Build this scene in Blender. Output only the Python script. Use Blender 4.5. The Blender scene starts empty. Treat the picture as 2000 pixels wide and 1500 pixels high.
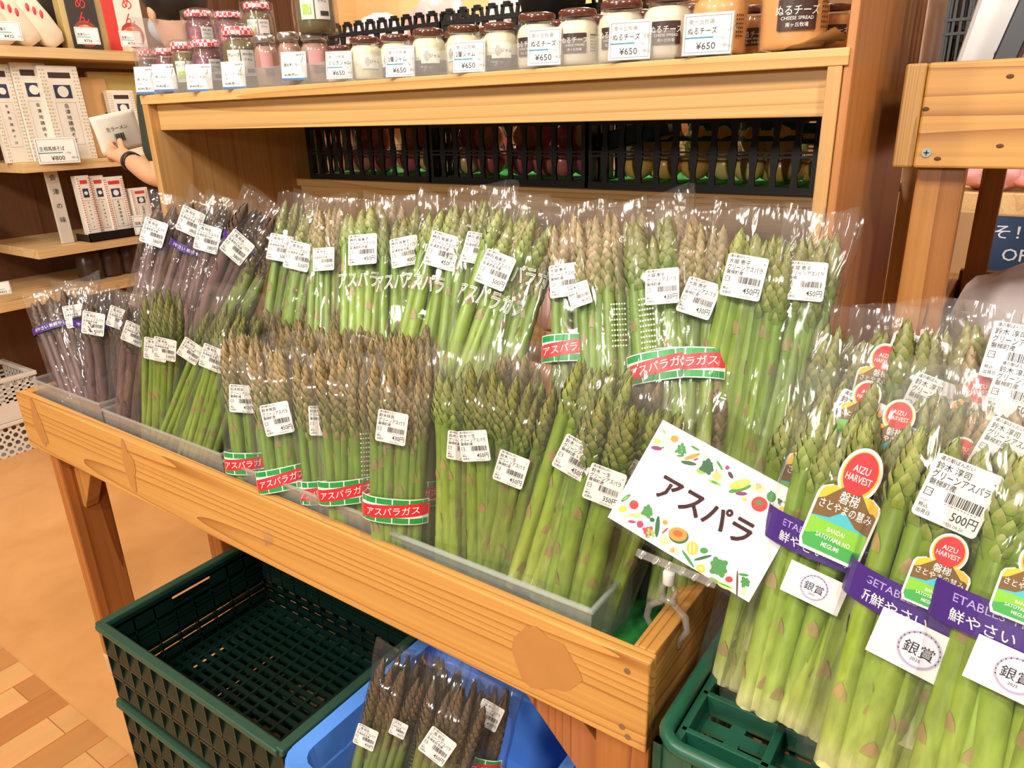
import bpy, math, random
from mathutils import Vector, Matrix, noise
S = bpy.context.scene
COL = S.collection
V = Vector
PI = math.pi
# ------------------------------------------------------------------ camera
CAM = V((0, 0, 1.2))
FPX = 1427.853
A_ = V((-2161, -465, FPX)).normalized(); B_ = V((115, 3850, FPX)).normalized()
dX = -A_; dZ = -B_; dY = dZ.cross(dX).normalized(); dX = dY.cross(dZ)
def to_world(c):                      # camera axes (x right, y down, z forward) to world
    return V((dX.dot(c), dY.dot(c), dZ.dot(c)))
cam = bpy.data.cameras.new('camera'); camo = bpy.data.objects.new('camera', cam); COL.objects.link(camo)
cx, cy, cz = to_world(V((1, 0, 0))), to_world(V((0, -1, 0))), to_world(V((0, 0, -1)))
camo.matrix_world = Matrix(((cx.x, cy.x, cz.x, CAM.x), (cx.y, cy.y, cz.y, CAM.y), (cx.z, cy.z, cz.z, CAM.z), (0, 0, 0, 1)))
cam.sensor_width = 36; cam.lens = FPX * 36 / 2000; cam.clip_start = .02
S.camera = camo
def ray(px, py): return to_world(V((px - 1000, py - 750, FPX)))
def at(px, py, Y): d = ray(px, py); return CAM + d * (Y / d.y)
def atx(px, py, X): d = ray(px, py); return CAM + d * (X / d.x)
def atz(px, py, Z): d = ray(px, py); return CAM + d * ((Z - 1.2) / d.z)
# ------------------------------------------------------------------ light and exposure
S.view_settings.view_transform = 'Standard'; S.view_settings.look = 'None'
S.view_settings.exposure = -0.64; S.view_settings.gamma = 1
S.cycles.max_bounces = 8; S.cycles.transparent_max_bounces = 40
S.cycles.diffuse_bounces = 3; S.cycles.glossy_bounces = 3; S.cycles.transmission_bounces = 4
S.cycles.caustics_reflective = False; S.cycles.caustics_refractive = False
S.cycles.sample_clamp_indirect = 4
W = bpy.data.worlds.new('shop_air'); S.world = W; W.use_nodes = True
W.node_tree.nodes['Background'].inputs[0].default_value = (1, .91, .79, 1)
W.node_tree.nodes['Background'].inputs[1].default_value = .30
def lamp(x, y, z, power, size, tx, ty, tz, col=(1, .925, .82)):
    l = bpy.data.lights.new('ceiling_or_fill_lamp', 'AREA'); l.shape = 'DISK'; l.size = size; l.energy = power; l.color = col
    o = bpy.data.objects.new('ceiling_or_fill_lamp', l); COL.objects.link(o); o.location = (x, y, z)
    o.rotation_euler = (V((tx, ty, tz)) - V((x, y, z))).to_track_quat('-Z', 'Y').to_euler()
lamp(-1.7, -1.1, 2.7, 56, .26, -1.2, .7, .75)
lamp(-.6, -1.35, 2.7, 64, .26, -.6, .7, .75)
lamp(.9, -.9, 2.7, 54, .26, -.1, .7, .75)
lamp(-2.6, .3, 2.9, 24, .4, -2.9, 1.3, .9)
lamp(-1.2, .1, 2.9, 6, .2, -1.1, .7, .7)
lamp(-.4, .1, 2.9, 5, .2, -.5, .7, .7)
lamp(-1.0, 2.4, 2.9, 40, .5, -1.0, 3.2, .9)
lamp(.8, 2.0, 2.9, 40, .5, .6, 2.4, .6)
lamp(-3.0, 2.9, 2.9, 26, .5, -3.2, 2.6, .6)
lamp(-.7, -7.5, 2.55, 300, .5, -.7, 1.3, 1.1)  # added fill from far in front, brightens the fruit below the apron rail
lamp(1.6, .3, 2.7, 26, .3, -.1, 1.2, 1.0)  # added fill from the right, evens out the brown end panel
lamp(-.85, 2.15, 2.7, 32, .3, -.85, 1.48, 1.1)  # added fill from behind, brightens the fruit in the lattice baskets
# ------------------------------------------------------------------ mesh helpers
class MB:
    def __init__(s): s.v = []; s.f = []; s.m = []; s.mi = 0; s.col = None
    def add(s, vs, fs, mi=None):
        n = len(s.v); s.v += [V(p) for p in vs]
        for f in fs: s.f.append([i + n for i in f]); s.m.append(s.mi if mi is None else mi)
        return n
    def box(s, x0, x1, y0, y1, z0, z1, mi=None, M=None):
        p = [V((x, y, z)) for z in (z0, z1) for y in (y0, y1) for x in (x0, x1)]
        if M: p = [M @ q for q in p]
        s.add(p, [(0, 2, 3, 1), (4, 5, 7, 6), (0, 1, 5, 4), (2, 6, 7, 3), (0, 4, 6, 2), (1, 3, 7, 5)], mi)
    def bar(s, a, b, w, d, up=V((0, 0, 1)), mi=None):   # box from a to b
        a, b = V(a), V(b); z = (b - a).normalized(); x = z.cross(up)
        if x.length < 1e-4: x = V((1, 0, 0))
        x.normalize(); y = z.cross(x)
        M = Matrix((x, y, z)).transposed().to_4x4(); M.translation = a
        s.box(-w / 2, w / 2, -d / 2, d / 2, 0, (b - a).length, mi, M)
    def tube(s, pts, r, n=8, mi=None, cap=True):
        pts = [V(p) for p in pts]; N = len(pts); R = r if isinstance(r, (list, tuple)) else [r] * N
        base = len(s.v); up = None
        for i, p in enumerate(pts):
            t = (pts[min(i + 1, N - 1)] - pts[max(i - 1, 0)]).normalized()
            if up is None: up = t.orthogonal().normalized()
            up = (up - t * up.dot(t)).normalized(); q = t.cross(up)
            for k in range(n): s.v.append(p + (up * math.cos(2 * PI * k / n) + q * math.sin(2 * PI * k / n)) * R[i])
        m = s.mi if mi is None else mi
        for i in range(N - 1):
            for k in range(n):
                a = base + i * n + k; b = base + i * n + (k + 1) % n
                s.f.append([a, b, b + n, a + n]); s.m.append(m)
        if cap:
            s.f.append([base + k for k in range(n)][::-1]); s.m.append(m)
            s.f.append([base + (N - 1) * n + k for k in range(n)]); s.m.append(m)
    def lathe(s, prof, n=24, c=(0, 0, 0), mi=None, M=None, sq=0):
        base = len(s.v); c = V(c); m = s.mi if mi is None else mi
        for r, z in prof:
            for k in range(n):
                a = 2 * PI * k / n; ca, sa = math.cos(a), math.sin(a)
                if sq: e = (abs(ca) ** sq + abs(sa) ** sq) ** (-1 / sq)
                else: e = 1
                p = V((r * ca * e, r * sa * e, z)); s.v.append((M @ p if M else p) + c)
        for i in range(len(prof) - 1):
            for k in range(n):
                a = base + i * n + k; b = base + i * n + (k + 1) % n
                s.f.append([a, b, b + n, a + n]); s.m.append(m)
        s.f.append([base + k for k in range(n)][::-1]); s.m.append(m)
        s.f.append([base + (len(prof) - 1) * n + k for k in range(n)]); s.m.append(m)
    def blob(s, c, rx, ry, rz, n=16, k=10, mi=None, rough=0, seed=0, M=None):
        base = len(s.v); c = V(c); m = s.mi if mi is None else mi
        for i in range(k + 1):
            th = PI * i / k
            for j in range(n):
                ph = 2 * PI * j / n
                d = V((math.sin(th) * math.cos(ph), math.sin(th) * math.sin(ph), math.cos(th)))
                e = 1 + rough * noise.noise(d * 2.2 + V((seed * 3.1, seed, 0)))
                p = V((d.x * rx, d.y * ry, d.z * rz)) * e
                s.v.append((M @ p if M else p) + c)
        for i in range(k):
            for j in range(n):
                a = base + i * n + j; b = base + i * n + (j + 1) % n
                s.f.append([a, a + n, b + n, b]); s.m.append(m)
    def poly(s, pts, mi=None): s.add(pts, [list(range(len(pts)))], mi)
    def text(s, t, size, o, mi=None, f=None, align='CENTER', sx=1.0, line=None):
        """flat text in the local XZ plane facing -Y; f maps (x, z, lift) to a point"""
        vs, fs = text_geo(t, align, line)
        f = f or (lambda x, z: V((x, 0, z)))
        s.add([f(o[0] + x * size * sx, o[1] + y * size) for x, y in vs], fs, mi)
    def build(s, name, mats, parent=None, smooth=False, loc=None, bevel=0, colors=None):
        me = bpy.data.meshes.new(name); me.from_pydata([tuple(p) for p in s.v], [], s.f)
        for m in (mats if isinstance(mats, (list, tuple)) else [mats]): me.materials.append(m)
        me.polygons.foreach_set('material_index', s.m)
        if smooth: me.polygons.foreach_set('use_smooth', [True] * len(s.f))
        if colors:
            a = me.color_attributes.new('Col', 'FLOAT_COLOR', 'POINT')
            a.data.foreach_set('color', [c for q in colors for c in (q[0], q[1], q[2], 1)])
        me.update()
        return mobj(name, me, parent, loc, bevel)
def mobj(name, me, parent=None, loc=None, bevel=0):
    o = bpy.data.objects.new(name, me); COL.objects.link(o)
    if parent: o.parent = parent
    if loc is not None: o.location = loc
    if bevel:
        b = o.modifiers.new('edge', 'BEVEL'); b.width = bevel; b.segments = 2; b.limit_method = 'ANGLE'
    return o
_tg = {}
def text_geo(t, align='CENTER', line=None):
    k = (t, align, line)
    if k not in _tg:
        c = bpy.data.curves.new('t', 'FONT'); c.body = t; c.resolution_u = 2; c.align_x = align; c.offset = 0 if line else .004
        if line: c.fill_mode = 'NONE'; c.bevel_depth = line; c.bevel_resolution = 0
        o = bpy.data.objects.new('t', c); COL.objects.link(o); m = o.to_mesh()
        _tg[k] = ([(v.co.x, v.co.y - .38) for v in m.vertices], [list(p.vertices) for p in m.polygons])
        o.to_mesh_clear(); bpy.data.objects.remove(o); bpy.data.curves.remove(c)
    return _tg[k]
def tag(o, label, cat, group=None, kind=None):
    if label: o['label'] = label
    if cat: o['category'] = cat
    if group: o['group'] = group
    if kind: o['kind'] = kind
    return o
def thing(name, label, cat, loc=(0, 0, 0), group=None, M=None):
    o = bpy.data.objects.new(name, None); COL.objects.link(o); o.empty_display_size = .02
    if M: o.matrix_world = M
    else: o.location = loc
    return tag(o, label, cat, group)
def copy_tree(r, label=None):
    c = r.copy(); COL.objects.link(c)
    if label: c['label'] = label
    for ch in r.children:
        d = ch.copy(); COL.objects.link(d); d.parent = c
        for g in ch.children:
            e = g.copy(); COL.objects.link(e); e.parent = d
    return c
def struct(o): o['kind'] = 'structure'; return o
# ------------------------------------------------------------------ materials
def srgb(r, g, b):
    f = lambda c: (c / 255 / 12.92) if c / 255 <= .04045 else ((c / 255 + .055) / 1.055) ** 2.4
    return (f(r), f(g), f(b), 1)
def newmat(n):
    m = bpy.data.materials.new(n); m.use_nodes = True; nt = m.node_tree
    return m, nt, nt.nodes['Principled BSDF']
_mc = {}
def plain(c, rough=.5, metal=0, coat=0, name='paint', emit=0):
    k = (c, rough, metal, coat, name)
    if k not in _mc:
        m, nt, b = newmat(name); col = srgb(*c)
        n = nt.nodes.new('ShaderNodeTexNoise'); n.inputs['Scale'].default_value = 30
        tc = nt.nodes.new('ShaderNodeTexCoord'); nt.links.new(tc.outputs['Object'], n.inputs['Vector'])
        r = nt.nodes.new('ShaderNodeValToRGB')
        r.color_ramp.elements[0].color = tuple(x * .97 for x in col[:3]) + (1,); r.color_ramp.elements[1].color = tuple(min(1, x * 1.02) for x in col[:3]) + (1,)
        r.color_ramp.elements[0].position = .3; r.color_ramp.elements[1].position = .7
        nt.links.new(n.outputs['Fac'], r.inputs['Fac']); nt.links.new(r.outputs['Color'], b.inputs['Base Color'])
        b.inputs['Roughness'].default_value = rough; b.inputs['Metallic'].default_value = metal
        b.inputs['Coat Weight'].default_value = coat
        _mc[k] = m
    return _mc[k]
def wood(name, c1, c2, axis='X', scale=1.0, ring=1.0, rough=.42, bump=.05, seed=0.0):
    m, nt, b = newmat(name); L = nt.links.new
    tc = nt.nodes.new('ShaderNodeTexCoord'); mp = nt.nodes.new('ShaderNodeMapping')
    sc = {'X': (.42, 13, 13), 'Y': (13, .42, 13), 'Z': (13, 13, .42)}[axis]
    mp.inputs['Scale'].default_value = tuple(q * scale for q in sc); mp.inputs['Location'].default_value = (seed, seed * 1.7, seed * .6)
    L(tc.outputs['Object'], mp.inputs['Vector'])
    n = nt.nodes.new('ShaderNodeTexNoise'); n.inputs['Scale'].default_value = .8; n.inputs['Detail'].default_value = .6; n.inputs['Distortion'].default_value = .15
    L(mp.outputs['Vector'], n.inputs['Vector'])
    mu = nt.nodes.new('ShaderNodeMath'); mu.operation = 'MULTIPLY'; mu.inputs[1].default_value = 19 * ring; L(n.outputs['Fac'], mu.inputs[0])
    fr = nt.nodes.new('ShaderNodeMath'); fr.operation = 'FRACT'; L(mu.outputs[0], fr.inputs[0])
    n2 = nt.nodes.new('ShaderNodeTexNoise'); n2.inputs['Scale'].default_value = 14; n2.inputs['Detail'].default_value = 3
    mp2 = nt.nodes.new('ShaderNodeMapping'); mp2.inputs['Scale'].default_value = tuple(q * (.35 if q < 2 else 1) for q in sc)
    L(tc.outputs['Object'], mp2.inputs['Vector']); L(mp2.outputs['Vector'], n2.inputs['Vector'])
    r = nt.nodes.new('ShaderNodeValToRGB'); e = r.color_ramp.elements
    e[0].position = 0; e[0].color = srgb(*c1); e[1].position = 1; e[1].color = srgb(*c2)
    x = e.new(.72); x.color = srgb(*[int(a * .86 + q * .14) for a, q in zip(c1, c2)])
    x = e.new(.93); x.color = srgb(*[int(a * .35 + q * .65) for a, q in zip(c1, c2)])
    L(fr.outputs[0], r.inputs['Fac'])
    mx = nt.nodes.new('ShaderNodeMix'); mx.data_type = 'RGBA'; mx.blend_type = 'MULTIPLY'; mx.inputs[0].default_value = .35
    L(r.outputs['Color'], mx.inputs[6])
    r2 = nt.nodes.new('ShaderNodeValToRGB'); r2.color_ramp.elements[0].color = (.45, .4, .35, 1); r2.color_ramp.elements[0].position = .25; r2.color_ramp.elements[1].position = .7
    L(n2.outputs['Fac'], r2.inputs['Fac']); L(r2.outputs['Color'], mx.inputs[7])
    L(mx.outputs[2], b.inputs['Base Color']); b.inputs['Roughness'].default_value = rough
    bp = nt.nodes.new('ShaderNodeBump'); bp.inputs['Strength'].default_value = bump; bp.inputs['Distance'].default_value = .002
    L(n2.outputs['Fac'], bp.inputs['Height']); L(bp.outputs['Normal'], b.inputs['Normal'])
    return m
def film(name, haze=.06, gloss=.10, tint=(1, 1, 1), crink=.5, scale=38, rough=.09, hazec=(.75, .72, .68)):
    m, nt, b = newmat(name); L = nt.links.new; nt.nodes.remove(b); out = nt.nodes['Material Output']
    tr = nt.nodes.new('ShaderNodeBsdfTransparent'); tr.inputs[0].default_value = (*tint, 1)
    df = nt.nodes.new('ShaderNodeBsdfDiffuse'); df.inputs[0].default_value = (*hazec, 1)
    gl = nt.nodes.new('ShaderNodeBsdfGlossy'); gl.inputs['Roughness'].default_value = rough
    tc = nt.nodes.new('ShaderNodeTexCoord'); mp = nt.nodes.new('ShaderNodeMapping'); mp.inputs['Scale'].default_value = (1, 1, .35)
    L(tc.outputs['Object'], mp.inputs[0])
    n = nt.nodes.new('ShaderNodeTexNoise'); n.inputs['Scale'].default_value = scale; n.inputs['Detail'].default_value = 2.5; n.inputs['Distortion'].default_value = 1.2
    L(mp.outputs[0], n.inputs['Vector'])
    bp = nt.nodes.new('ShaderNodeBump'); bp.inputs['Strength'].default_value = crink; bp.inputs['Distance'].default_value = .006
    L(n.outputs['Fac'], bp.inputs['Height']); L(bp.outputs['Normal'], gl.inputs['Normal'])
    lw = nt.nodes.new('ShaderNodeLayerWeight'); lw.inputs['Blend'].default_value = .25; L(bp.outputs['Normal'], lw.inputs['Normal'])
    ma = nt.nodes.new('ShaderNodeMath'); ma.operation = 'MULTIPLY_ADD'; ma.inputs[1].default_value = .34; ma.inputs[2].default_value = gloss; ma.use_clamp = True
    L(lw.outputs['Fresnel'], ma.inputs[0])
    m1 = nt.nodes.new('ShaderNodeMixShader'); m1.inputs[0].default_value = haze; L(tr.outputs[0], m1.inputs[1]); L(df.outputs[0], m1.inputs[2])
    m2 = nt.nodes.new('ShaderNodeMixShader'); L(ma.outputs[0], m2.inputs[0]); L(m1.outputs[0], m2.inputs[1]); L(gl.outputs[0], m2.inputs[2])
    L(m2.outputs[0], out.inputs['Surface'])
    return m
def vcol(name, rough=.42, nscale=60, sss=0):
    m, nt, b = newmat(name); L = nt.links.new
    a = nt.nodes.new('ShaderNodeAttribute'); a.attribute_name = 'Col'
    tc = nt.nodes.new('ShaderNodeTexCoord'); mp = nt.nodes.new('ShaderNodeMapping'); mp.inputs['Scale'].default_value = (.9, .9, 7)
    L(tc.outputs['Object'], mp.inputs[0])
    oi = nt.nodes.new('ShaderNodeObjectInfo')
    n = nt.nodes.new('ShaderNodeTexNoise'); n.noise_dimensions = '4D'; n.inputs['Scale'].default_value = 1.6; n.inputs['Detail'].default_value = 3
    mu = nt.nodes.new('ShaderNodeMath'); mu.operation = 'MULTIPLY'; mu.inputs[1].default_value = 40
    L(oi.outputs['Random'], mu.inputs[0]); L(mu.outputs[0], n.inputs['W']); L(mp.outputs[0], n.inputs['Vector'])
    hs = nt.nodes.new('ShaderNodeHueSaturation'); L(a.outputs['Color'], hs.inputs['Color'])
    mr = nt.nodes.new('ShaderNodeMapRange'); mr.inputs[1].default_value = .3; mr.inputs[2].default_value = .7; mr.inputs[3].default_value = .78; mr.inputs[4].default_value = 1.2
    L(n.outputs['Fac'], mr.inputs[0]); L(mr.outputs[0], hs.inputs['Value'])
    mr2 = nt.nodes.new('ShaderNodeMapRange'); mr2.inputs[3].default_value = .493; mr2.inputs[4].default_value = .505
    L(oi.outputs['Random'], mr2.inputs[0]); L(mr2.outputs[0], hs.inputs['Hue'])
    L(hs.outputs['Color'], b.inputs['Base Color']); b.inputs['Roughness'].default_value = rough
    return m
PINE = wood('pine_honey', (212, 158, 84), (160, 102, 44), 'X', 1.0, 1.0, seed=3.3)
PINE_Y = wood('pine_honey_deep', (206, 150, 78), (140, 84, 34), 'Y', 1.0, 1.0, seed=1.3)
PINE_Z = wood('pine_post', (198, 138, 72), (160, 100, 46), 'Z', .8, .6, seed=2.2)
LEGW = wood('leg_wood', (186, 116, 58), (142, 80, 36), 'Z', .8, .7, seed=5.1)
SHELFW = wood('shelf_pine', (220, 176, 112), (190, 140, 78), 'X', .8, .7, seed=7.3)
SHELFZ = wood('shelf_panel', (206, 158, 98), (186, 134, 76), 'Z', .7, .35, seed=4.2, bump=.02)
PANELZ = wood('panel_brown', (188, 124, 66), (170, 106, 52), 'Z', .7, .3, seed=9.1, rough=.4, bump=.02)
BOARDP = wood('pale_board', (232, 196, 142), (212, 170, 112), 'Y', .7, .4, seed=6.6)
DARKW = wood('dark_back_panel', (110, 72, 48), (86, 54, 36), 'Z', .6, .4, seed=8.8)
ENDG = wood('end_grain', (196, 150, 82), (150, 104, 52), 'Z', 2.2, 1.6, seed=2.7)
FILM = film('clear_film', .022, .02, crink=.42, scale=34)
FILMC = film('crumpled_film', .03, .05, crink=.8, scale=46, rough=.07)
FILMH = film('hazy_film', .045, .012, crink=.22, scale=20)
ACRYL = film('clear_acrylic', .10, .05, crink=.0, rough=.05)
TRAYM = film('clear_tray', .17, .04, crink=.04, scale=12, rough=.16, hazec=(.72, .70, .66))
BOXM = film('frosted_tub', .17, .05, (.95, .99, .98), crink=.03, scale=12, rough=.25, hazec=(.84, .90, .88))
GLASS = film('jar_glass', .02, .05, crink=0, rough=.03)
WHITE = plain((226, 224, 219), .45, name='label_paper')
INK = plain((34, 32, 34), .6, name='black_ink')
GREY = plain((140, 138, 138), .6, name='grey_ink')
RED = plain((208, 36, 48), .4, name='red_print')
GRN = plain((22, 142, 62), .4, name='green_print')
PURPLE = plain((66, 38, 118), .35, name='purple_tape')
STALK = vcol('asparagus_skin', .40)
# ------------------------------------------------------------------ setting
def floor_mat():
    m, nt, b = newmat('floor_vinyl'); L = nt.links.new
    tc = nt.nodes.new('ShaderNodeTexCoord')
    n = nt.nodes.new('ShaderNodeTexNoise'); n.inputs['Scale'].default_value = 5; n.inputs['Detail'].default_value = 5; n.inputs['Distortion'].default_value = .8
    L(tc.outputs['Object'], n.inputs['Vector'])
    r = nt.nodes.new('ShaderNodeValToRGB'); r.color_ramp.elements[0].color = srgb(202, 144, 84); r.color_ramp.elements[0].position = .3
    r.color_ramp.elements[1].color = srgb(217, 160, 100); r.color_ramp.elements[1].position = .7
    L(n.outputs['Fac'], r.inputs['Fac']); L(r.outputs['Color'], b.inputs['Base Color']); b.inputs['Roughness'].default_value = .35
    return m
def plank_mat():
    m, nt, b = newmat('floor_planks'); L = nt.links.new
    tc = nt.nodes.new('ShaderNodeTexCoord'); mp = nt.nodes.new('ShaderNodeMapping'); mp.inputs['Rotation'].default_value = (0, 0, PI / 2)
    L(tc.outputs['Object'], mp.inputs[0])
    br = nt.nodes.new('ShaderNodeTexBrick'); br.inputs['Scale'].default_value = 1; br.inputs['Brick Width'].default_value = .42; br.inputs['Row Height'].default_value = .082
    br.inputs['Mortar Size'].default_value = .0012; br.inputs['Color1'].default_value = srgb(226, 172, 108); br.inputs['Color2'].default_value = srgb(182, 116, 60)
    br.inputs['Mortar'].default_value = srgb(170, 108, 58); br.inputs['Bias'].default_value = -.1
    L(mp.outputs[0], br.inputs['Vector'])
    n = nt.nodes.new('ShaderNodeTexNoise'); n.inputs['Scale'].default_value = 6; mp2 = nt.nodes.new('ShaderNodeMapping'); mp2.inputs['Scale'].default_value = (6, 1, 1)
    L(tc.outputs['Object'], mp2.inputs[0]); L(mp2.outputs[0], n.inputs['Vector'])
    mx = nt.nodes.new('ShaderNodeMix'); mx.data_type = 'RGBA'; mx.blend_type = 'MULTIPLY'; mx.inputs[0].default_value = .25
    L(br.outputs['Color'], mx.inputs[6]); L(n.outputs['Color'], mx.inputs[7]); L(mx.outputs[2], b.inputs['Base Color']); b.inputs['Roughness'].default_value = .38
    return m
b = MB(); b.box(-6, 3, -1.5, 6, -.05, 0); struct(b.build('floor', floor_mat()))
b = MB(); b.box(-6, -.6, -1.5, .466, 0, .0015); tag(b.build('floor.001', plank_mat()), None, None, kind='structure')
b = MB(); b.box(-6, 3, 6, 6.1, 0, 3); struct(b.build('wall_back', plain((236, 196, 150), .8, name='peach_wall')))
b = MB(); b.box(-6.1, -6, -1.5, 6, 0, 3); struct(b.build('wall_left', plain((226, 190, 148), .8, name='peach_wall')))
b = MB(); b.box(-6.1, 3, -1.5, 6.1, 3.0, 3.05); struct(b.build('ceiling', plain((232, 220, 204), .9, name='ceiling_board')))
# ------------------------------------------------------------------ display table
TX0, TX1, TF, TZ = -1.588, -.2285, .54, .71
t = thing('display_table', 'honey pine display table holding the bagged asparagus, long front board with tape stains', 'table', (-.9, .7, 0))
o0 = V((-.9, .7, 0))
def local(bm, o): bm.v = [p - o for p in bm.v]; return bm
def tpart(name, f, mat, bevel=.002, par=None, org=o0):
    bm = MB(); f(bm); return local(bm, org).build(name, mat, par or t, bevel=bevel)
def fboard(b):
    b.box(TX0, TX1, TF, TF + .018, .596, .711)
    for v in b.v: v.z -= .0147 * (v.x - TX0)
tpart('front_board', fboard, PINE, .002)
tpart('side_board', lambda b: b.box(TX1 - .026, TX1 - .001, TF + .018, .91, .58, .691), PINE_Y)
tpart('side_board', lambda b: b.box(TX0, TX0 + .026, TF + .018, .91, .59, TZ), PINE_Y)
tpart('back_board', lambda b: b.box(TX0, TX1, .885, .91, .59, TZ), PINE)
tpart('bottom_panel', lambda b: b.box(TX0 + .026, TX1 - .026, TF + .026, .885, .612, .630), LEGW)
for x0, x1, y0, y1 in ((-1.583, -1.548, .567, .648), (-.302, -.236, .567, .605), (-1.535, -1.48, .84, .88), (-.29, -.236, .84, .88)):
    f = lambda b: b.box(x0, x1, y0, y1, .055 if x0 < -1.54 else 0, .59)
    lg = tpart('leg', f, LEGW, .004)
    if x0 < -1.54: tpart('foot_block', lambda b: b.box(x0 - .002, x1 + .002, y0 - .002, y1 + .002, 0, .055), plain((206, 172, 132), .6, name='worn_wood'), .004, lg)
def bl(b):
    b.bar((-1.475, .607, .592), (-1.565, .607, .452), .055, .028, up=V((0, 1, 0)))
tpart('corner_brace', bl, PINE_Z)
tpart('corner_brace', lambda b: b.bar((-.445, .607, .596), (-.262, .607, .40), .06, .03, up=V((0, 1, 0))), LEGW)
STAIN = plain((182, 128, 70), .22, name='tape_residue')
def stain(cx, cz, rx, rz, seed, tilt):
    b = MB(); pts = []
    for k in range(22):
        a = 2 * PI * k / 22; e = 1 + .55 * noise.noise(V((math.cos(a) * 1.6 + seed, math.sin(a) * 1.3, seed)))
        x, z = rx * e * math.cos(a), rz * e * math.sin(a)
        pts.append(V((cx + x + tilt * z, TF - .0006, cz + z)))
    b.poly(pts); local(b, o0).build('tape_stain', STAIN, t)
stain(-1.515, .658, .020, .044, 1.1, -.12); stain(-1.19, .652, .018, .042, 5.2, -.1); stain(-.345, .636, .038, .040, 9.3, .1)
SCREW = plain((150, 140, 120), .35, .8, name='screw_metal')
for x, z in ((-.252, .672), (-.256, .598), (-.249, .588)):
    b = MB(); b.lathe([(.0001, 0), (.0035, 0), (.0035, .0012)], 12, M=Matrix.Rotation(PI / 2, 4, 'X'), c=V((x, TF + .0005, z)) - o0); b.build('screw', SCREW, t)
for y, z in ((.555, .60),):
    b = MB(); b.lathe([(.0001, 0), (.0035, 0), (.0035, .0012)], 12, M=Matrix.Rotation(PI / 2, 4, 'Y'), c=V((TX1 - .0005, y, z)) - o0); b.build('screw', SCREW, t)
TURF = plain((26, 120, 52), .85, name='turf_green')
b = MB(); b.box(TX0 + .03, TX1 - .03, TF + .03, .88, 0, .005)
tag(b.build('turf_mat', TURF, None, loc=(0, 0, .630)), 'green artificial turf mat lining the bottom of the display table', 'mat')
# raised tier at the back of the table
t = thing('display_riser', 'black crate-like riser with green turf top lifting the rear row of asparagus', 'riser', (-.9, .80, .635))
BLK = plain((20, 18, 18), .4, name='black_plastic')
tpart('platform', lambda b: b.box(TX0 + .03, TX1 - .03, .73, .88, .76, .785), BLK, 0, t, V((-.9, .80, .635)))
def rl(b):
    for i in range(5):
        x = TX0 + .05 + i * (TX1 - TX0 - .1) / 4
        b.box(x - .01, x + .01, .74, .87, .635, .76)
tpart('support', rl, BLK, 0, t, V((-.9, .80, .635)))
tpart('turf_top', lambda b: b.box(TX0 + .032, TX1 - .032, .731, .879, .7852, .789), TURF, 0, t, V((-.9, .80, .635)))
# ------------------------------------------------------------------ shelf unit behind the table
so = V((-.9, 1.2, 0))
t = thing('shelf_unit', 'light pine shelf unit behind the table, jars on its top board', 'shelf', so)
def spart(name, f, mat, bevel=.001): return tpart(name, f, mat, bevel, t, so)
spart('top_board', lambda b: b.box(-1.588, -.191, .913, 1.46, 1.238, 1.256), SHELFW)
spart('apron_rail', lambda b: b.box(-1.566, -.212, .934, .954, 1.186, 1.238), SHELFW)
spart('side_panel', lambda b: b.box(-1.586, -1.566, .9135, 1.36, 0, 1.238), SHELFZ)
spart('side_panel', lambda b: b.box(-.212, -.1965, .9135, 1.37, 0, 1.238), SHELFZ)
spart('end_panel', lambda b: b.box(-.196, -.1865, .9165, 1.385, 0, 2.1), PANELZ)
spart('middle_board', lambda b: b.box(-1.566, -.212, 1.278, 1.62, 1.040, 1.057), SHELFW)
spart('lower_rail', lambda b: b.box(-1.566, -.212, 1.29, 1.305, .955, 1.040), SHELFW)
spart('base_board', lambda b: b.box(-1.566, -.212, .95, 1.62, .08, .10), SHELFW)
spart('rear_post', lambda b: b.box(-1.60, -1.566, 1.58, 1.62, 0, 1.238), SHELFZ)
spart('rear_post', lambda b: b.box(-.212, -.18, 1.58, 1.62, 0, 1.238), SHELFZ)
# ------------------------------------------------------------------ stand to the right of the shelf unit
so = V((.2, 1.3, 0))
t = thing('wooden_stand', 'knotty pine market stand with thick front beam, right of the shelf unit', 'stand', so)
spart('front_beam', lambda b: b.box(-.132, .75, 1.06, 1.09, 1.122, 1.242), PINE, .003)
spart('side_beam', lambda b: b.box(-.156, -.1325, 1.0598, 1.75, 1.122, 1.242), ENDG, .003)
spart('post', lambda b: b.box(-.130, -.076, 1.091, 1.125, 0, 1.20), PINE_Z, .002)
spart('post', lambda b: b.box(-.086, -.050, 1.60, 1.64, .80, 1.20), PINE_Z, .002)
spart('post', lambda b: b.box(-.175, -.145, 1.72, 1.77, 0, 1.20), PINE_Z, .002)
spart('lower_side_rail', lambda b: b.box(-.125, -.095, 1.126, 1.72, .80, .87), PINE_Y, .002)
spart('lower_back_rail', lambda b: b.box(-.095, .75, 1.645, 1.67, .78, .89), plain((140, 84, 48), .5, name='red_wood'), .002)
spart('lower_shelf', lambda b: b.box(-.095, .75, 1.126, 1.72, .77, .785), PINE_Y, .002)
spart('upper_shelf', lambda b: b.box(-.13, .75, 1.09, 1.72, 1.135, 1.15), PINE_Y, .002)
def scr(b):
    b.lathe([(.0001, 0), (.0052, 0), (.0052, .0015), (.0001, .0022)][:3], 16, M=Matrix.Rotation(PI / 2, 4, 'X'), c=V((-.119, 1.0595, 1.14)))
sc = spart('screw', scr, plain((176, 186, 186), .25, .9, name='zinc'), 0)
b = MB(); b.box(-.003, .003, -.0004, 0, -.0007, .0007); b.box(-.0007, .0007, -.0004, 0, -.003, .003); b.build('screw_cross', INK, sc, loc=V((-.119, 1.0578, 1.14)) - so)
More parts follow.
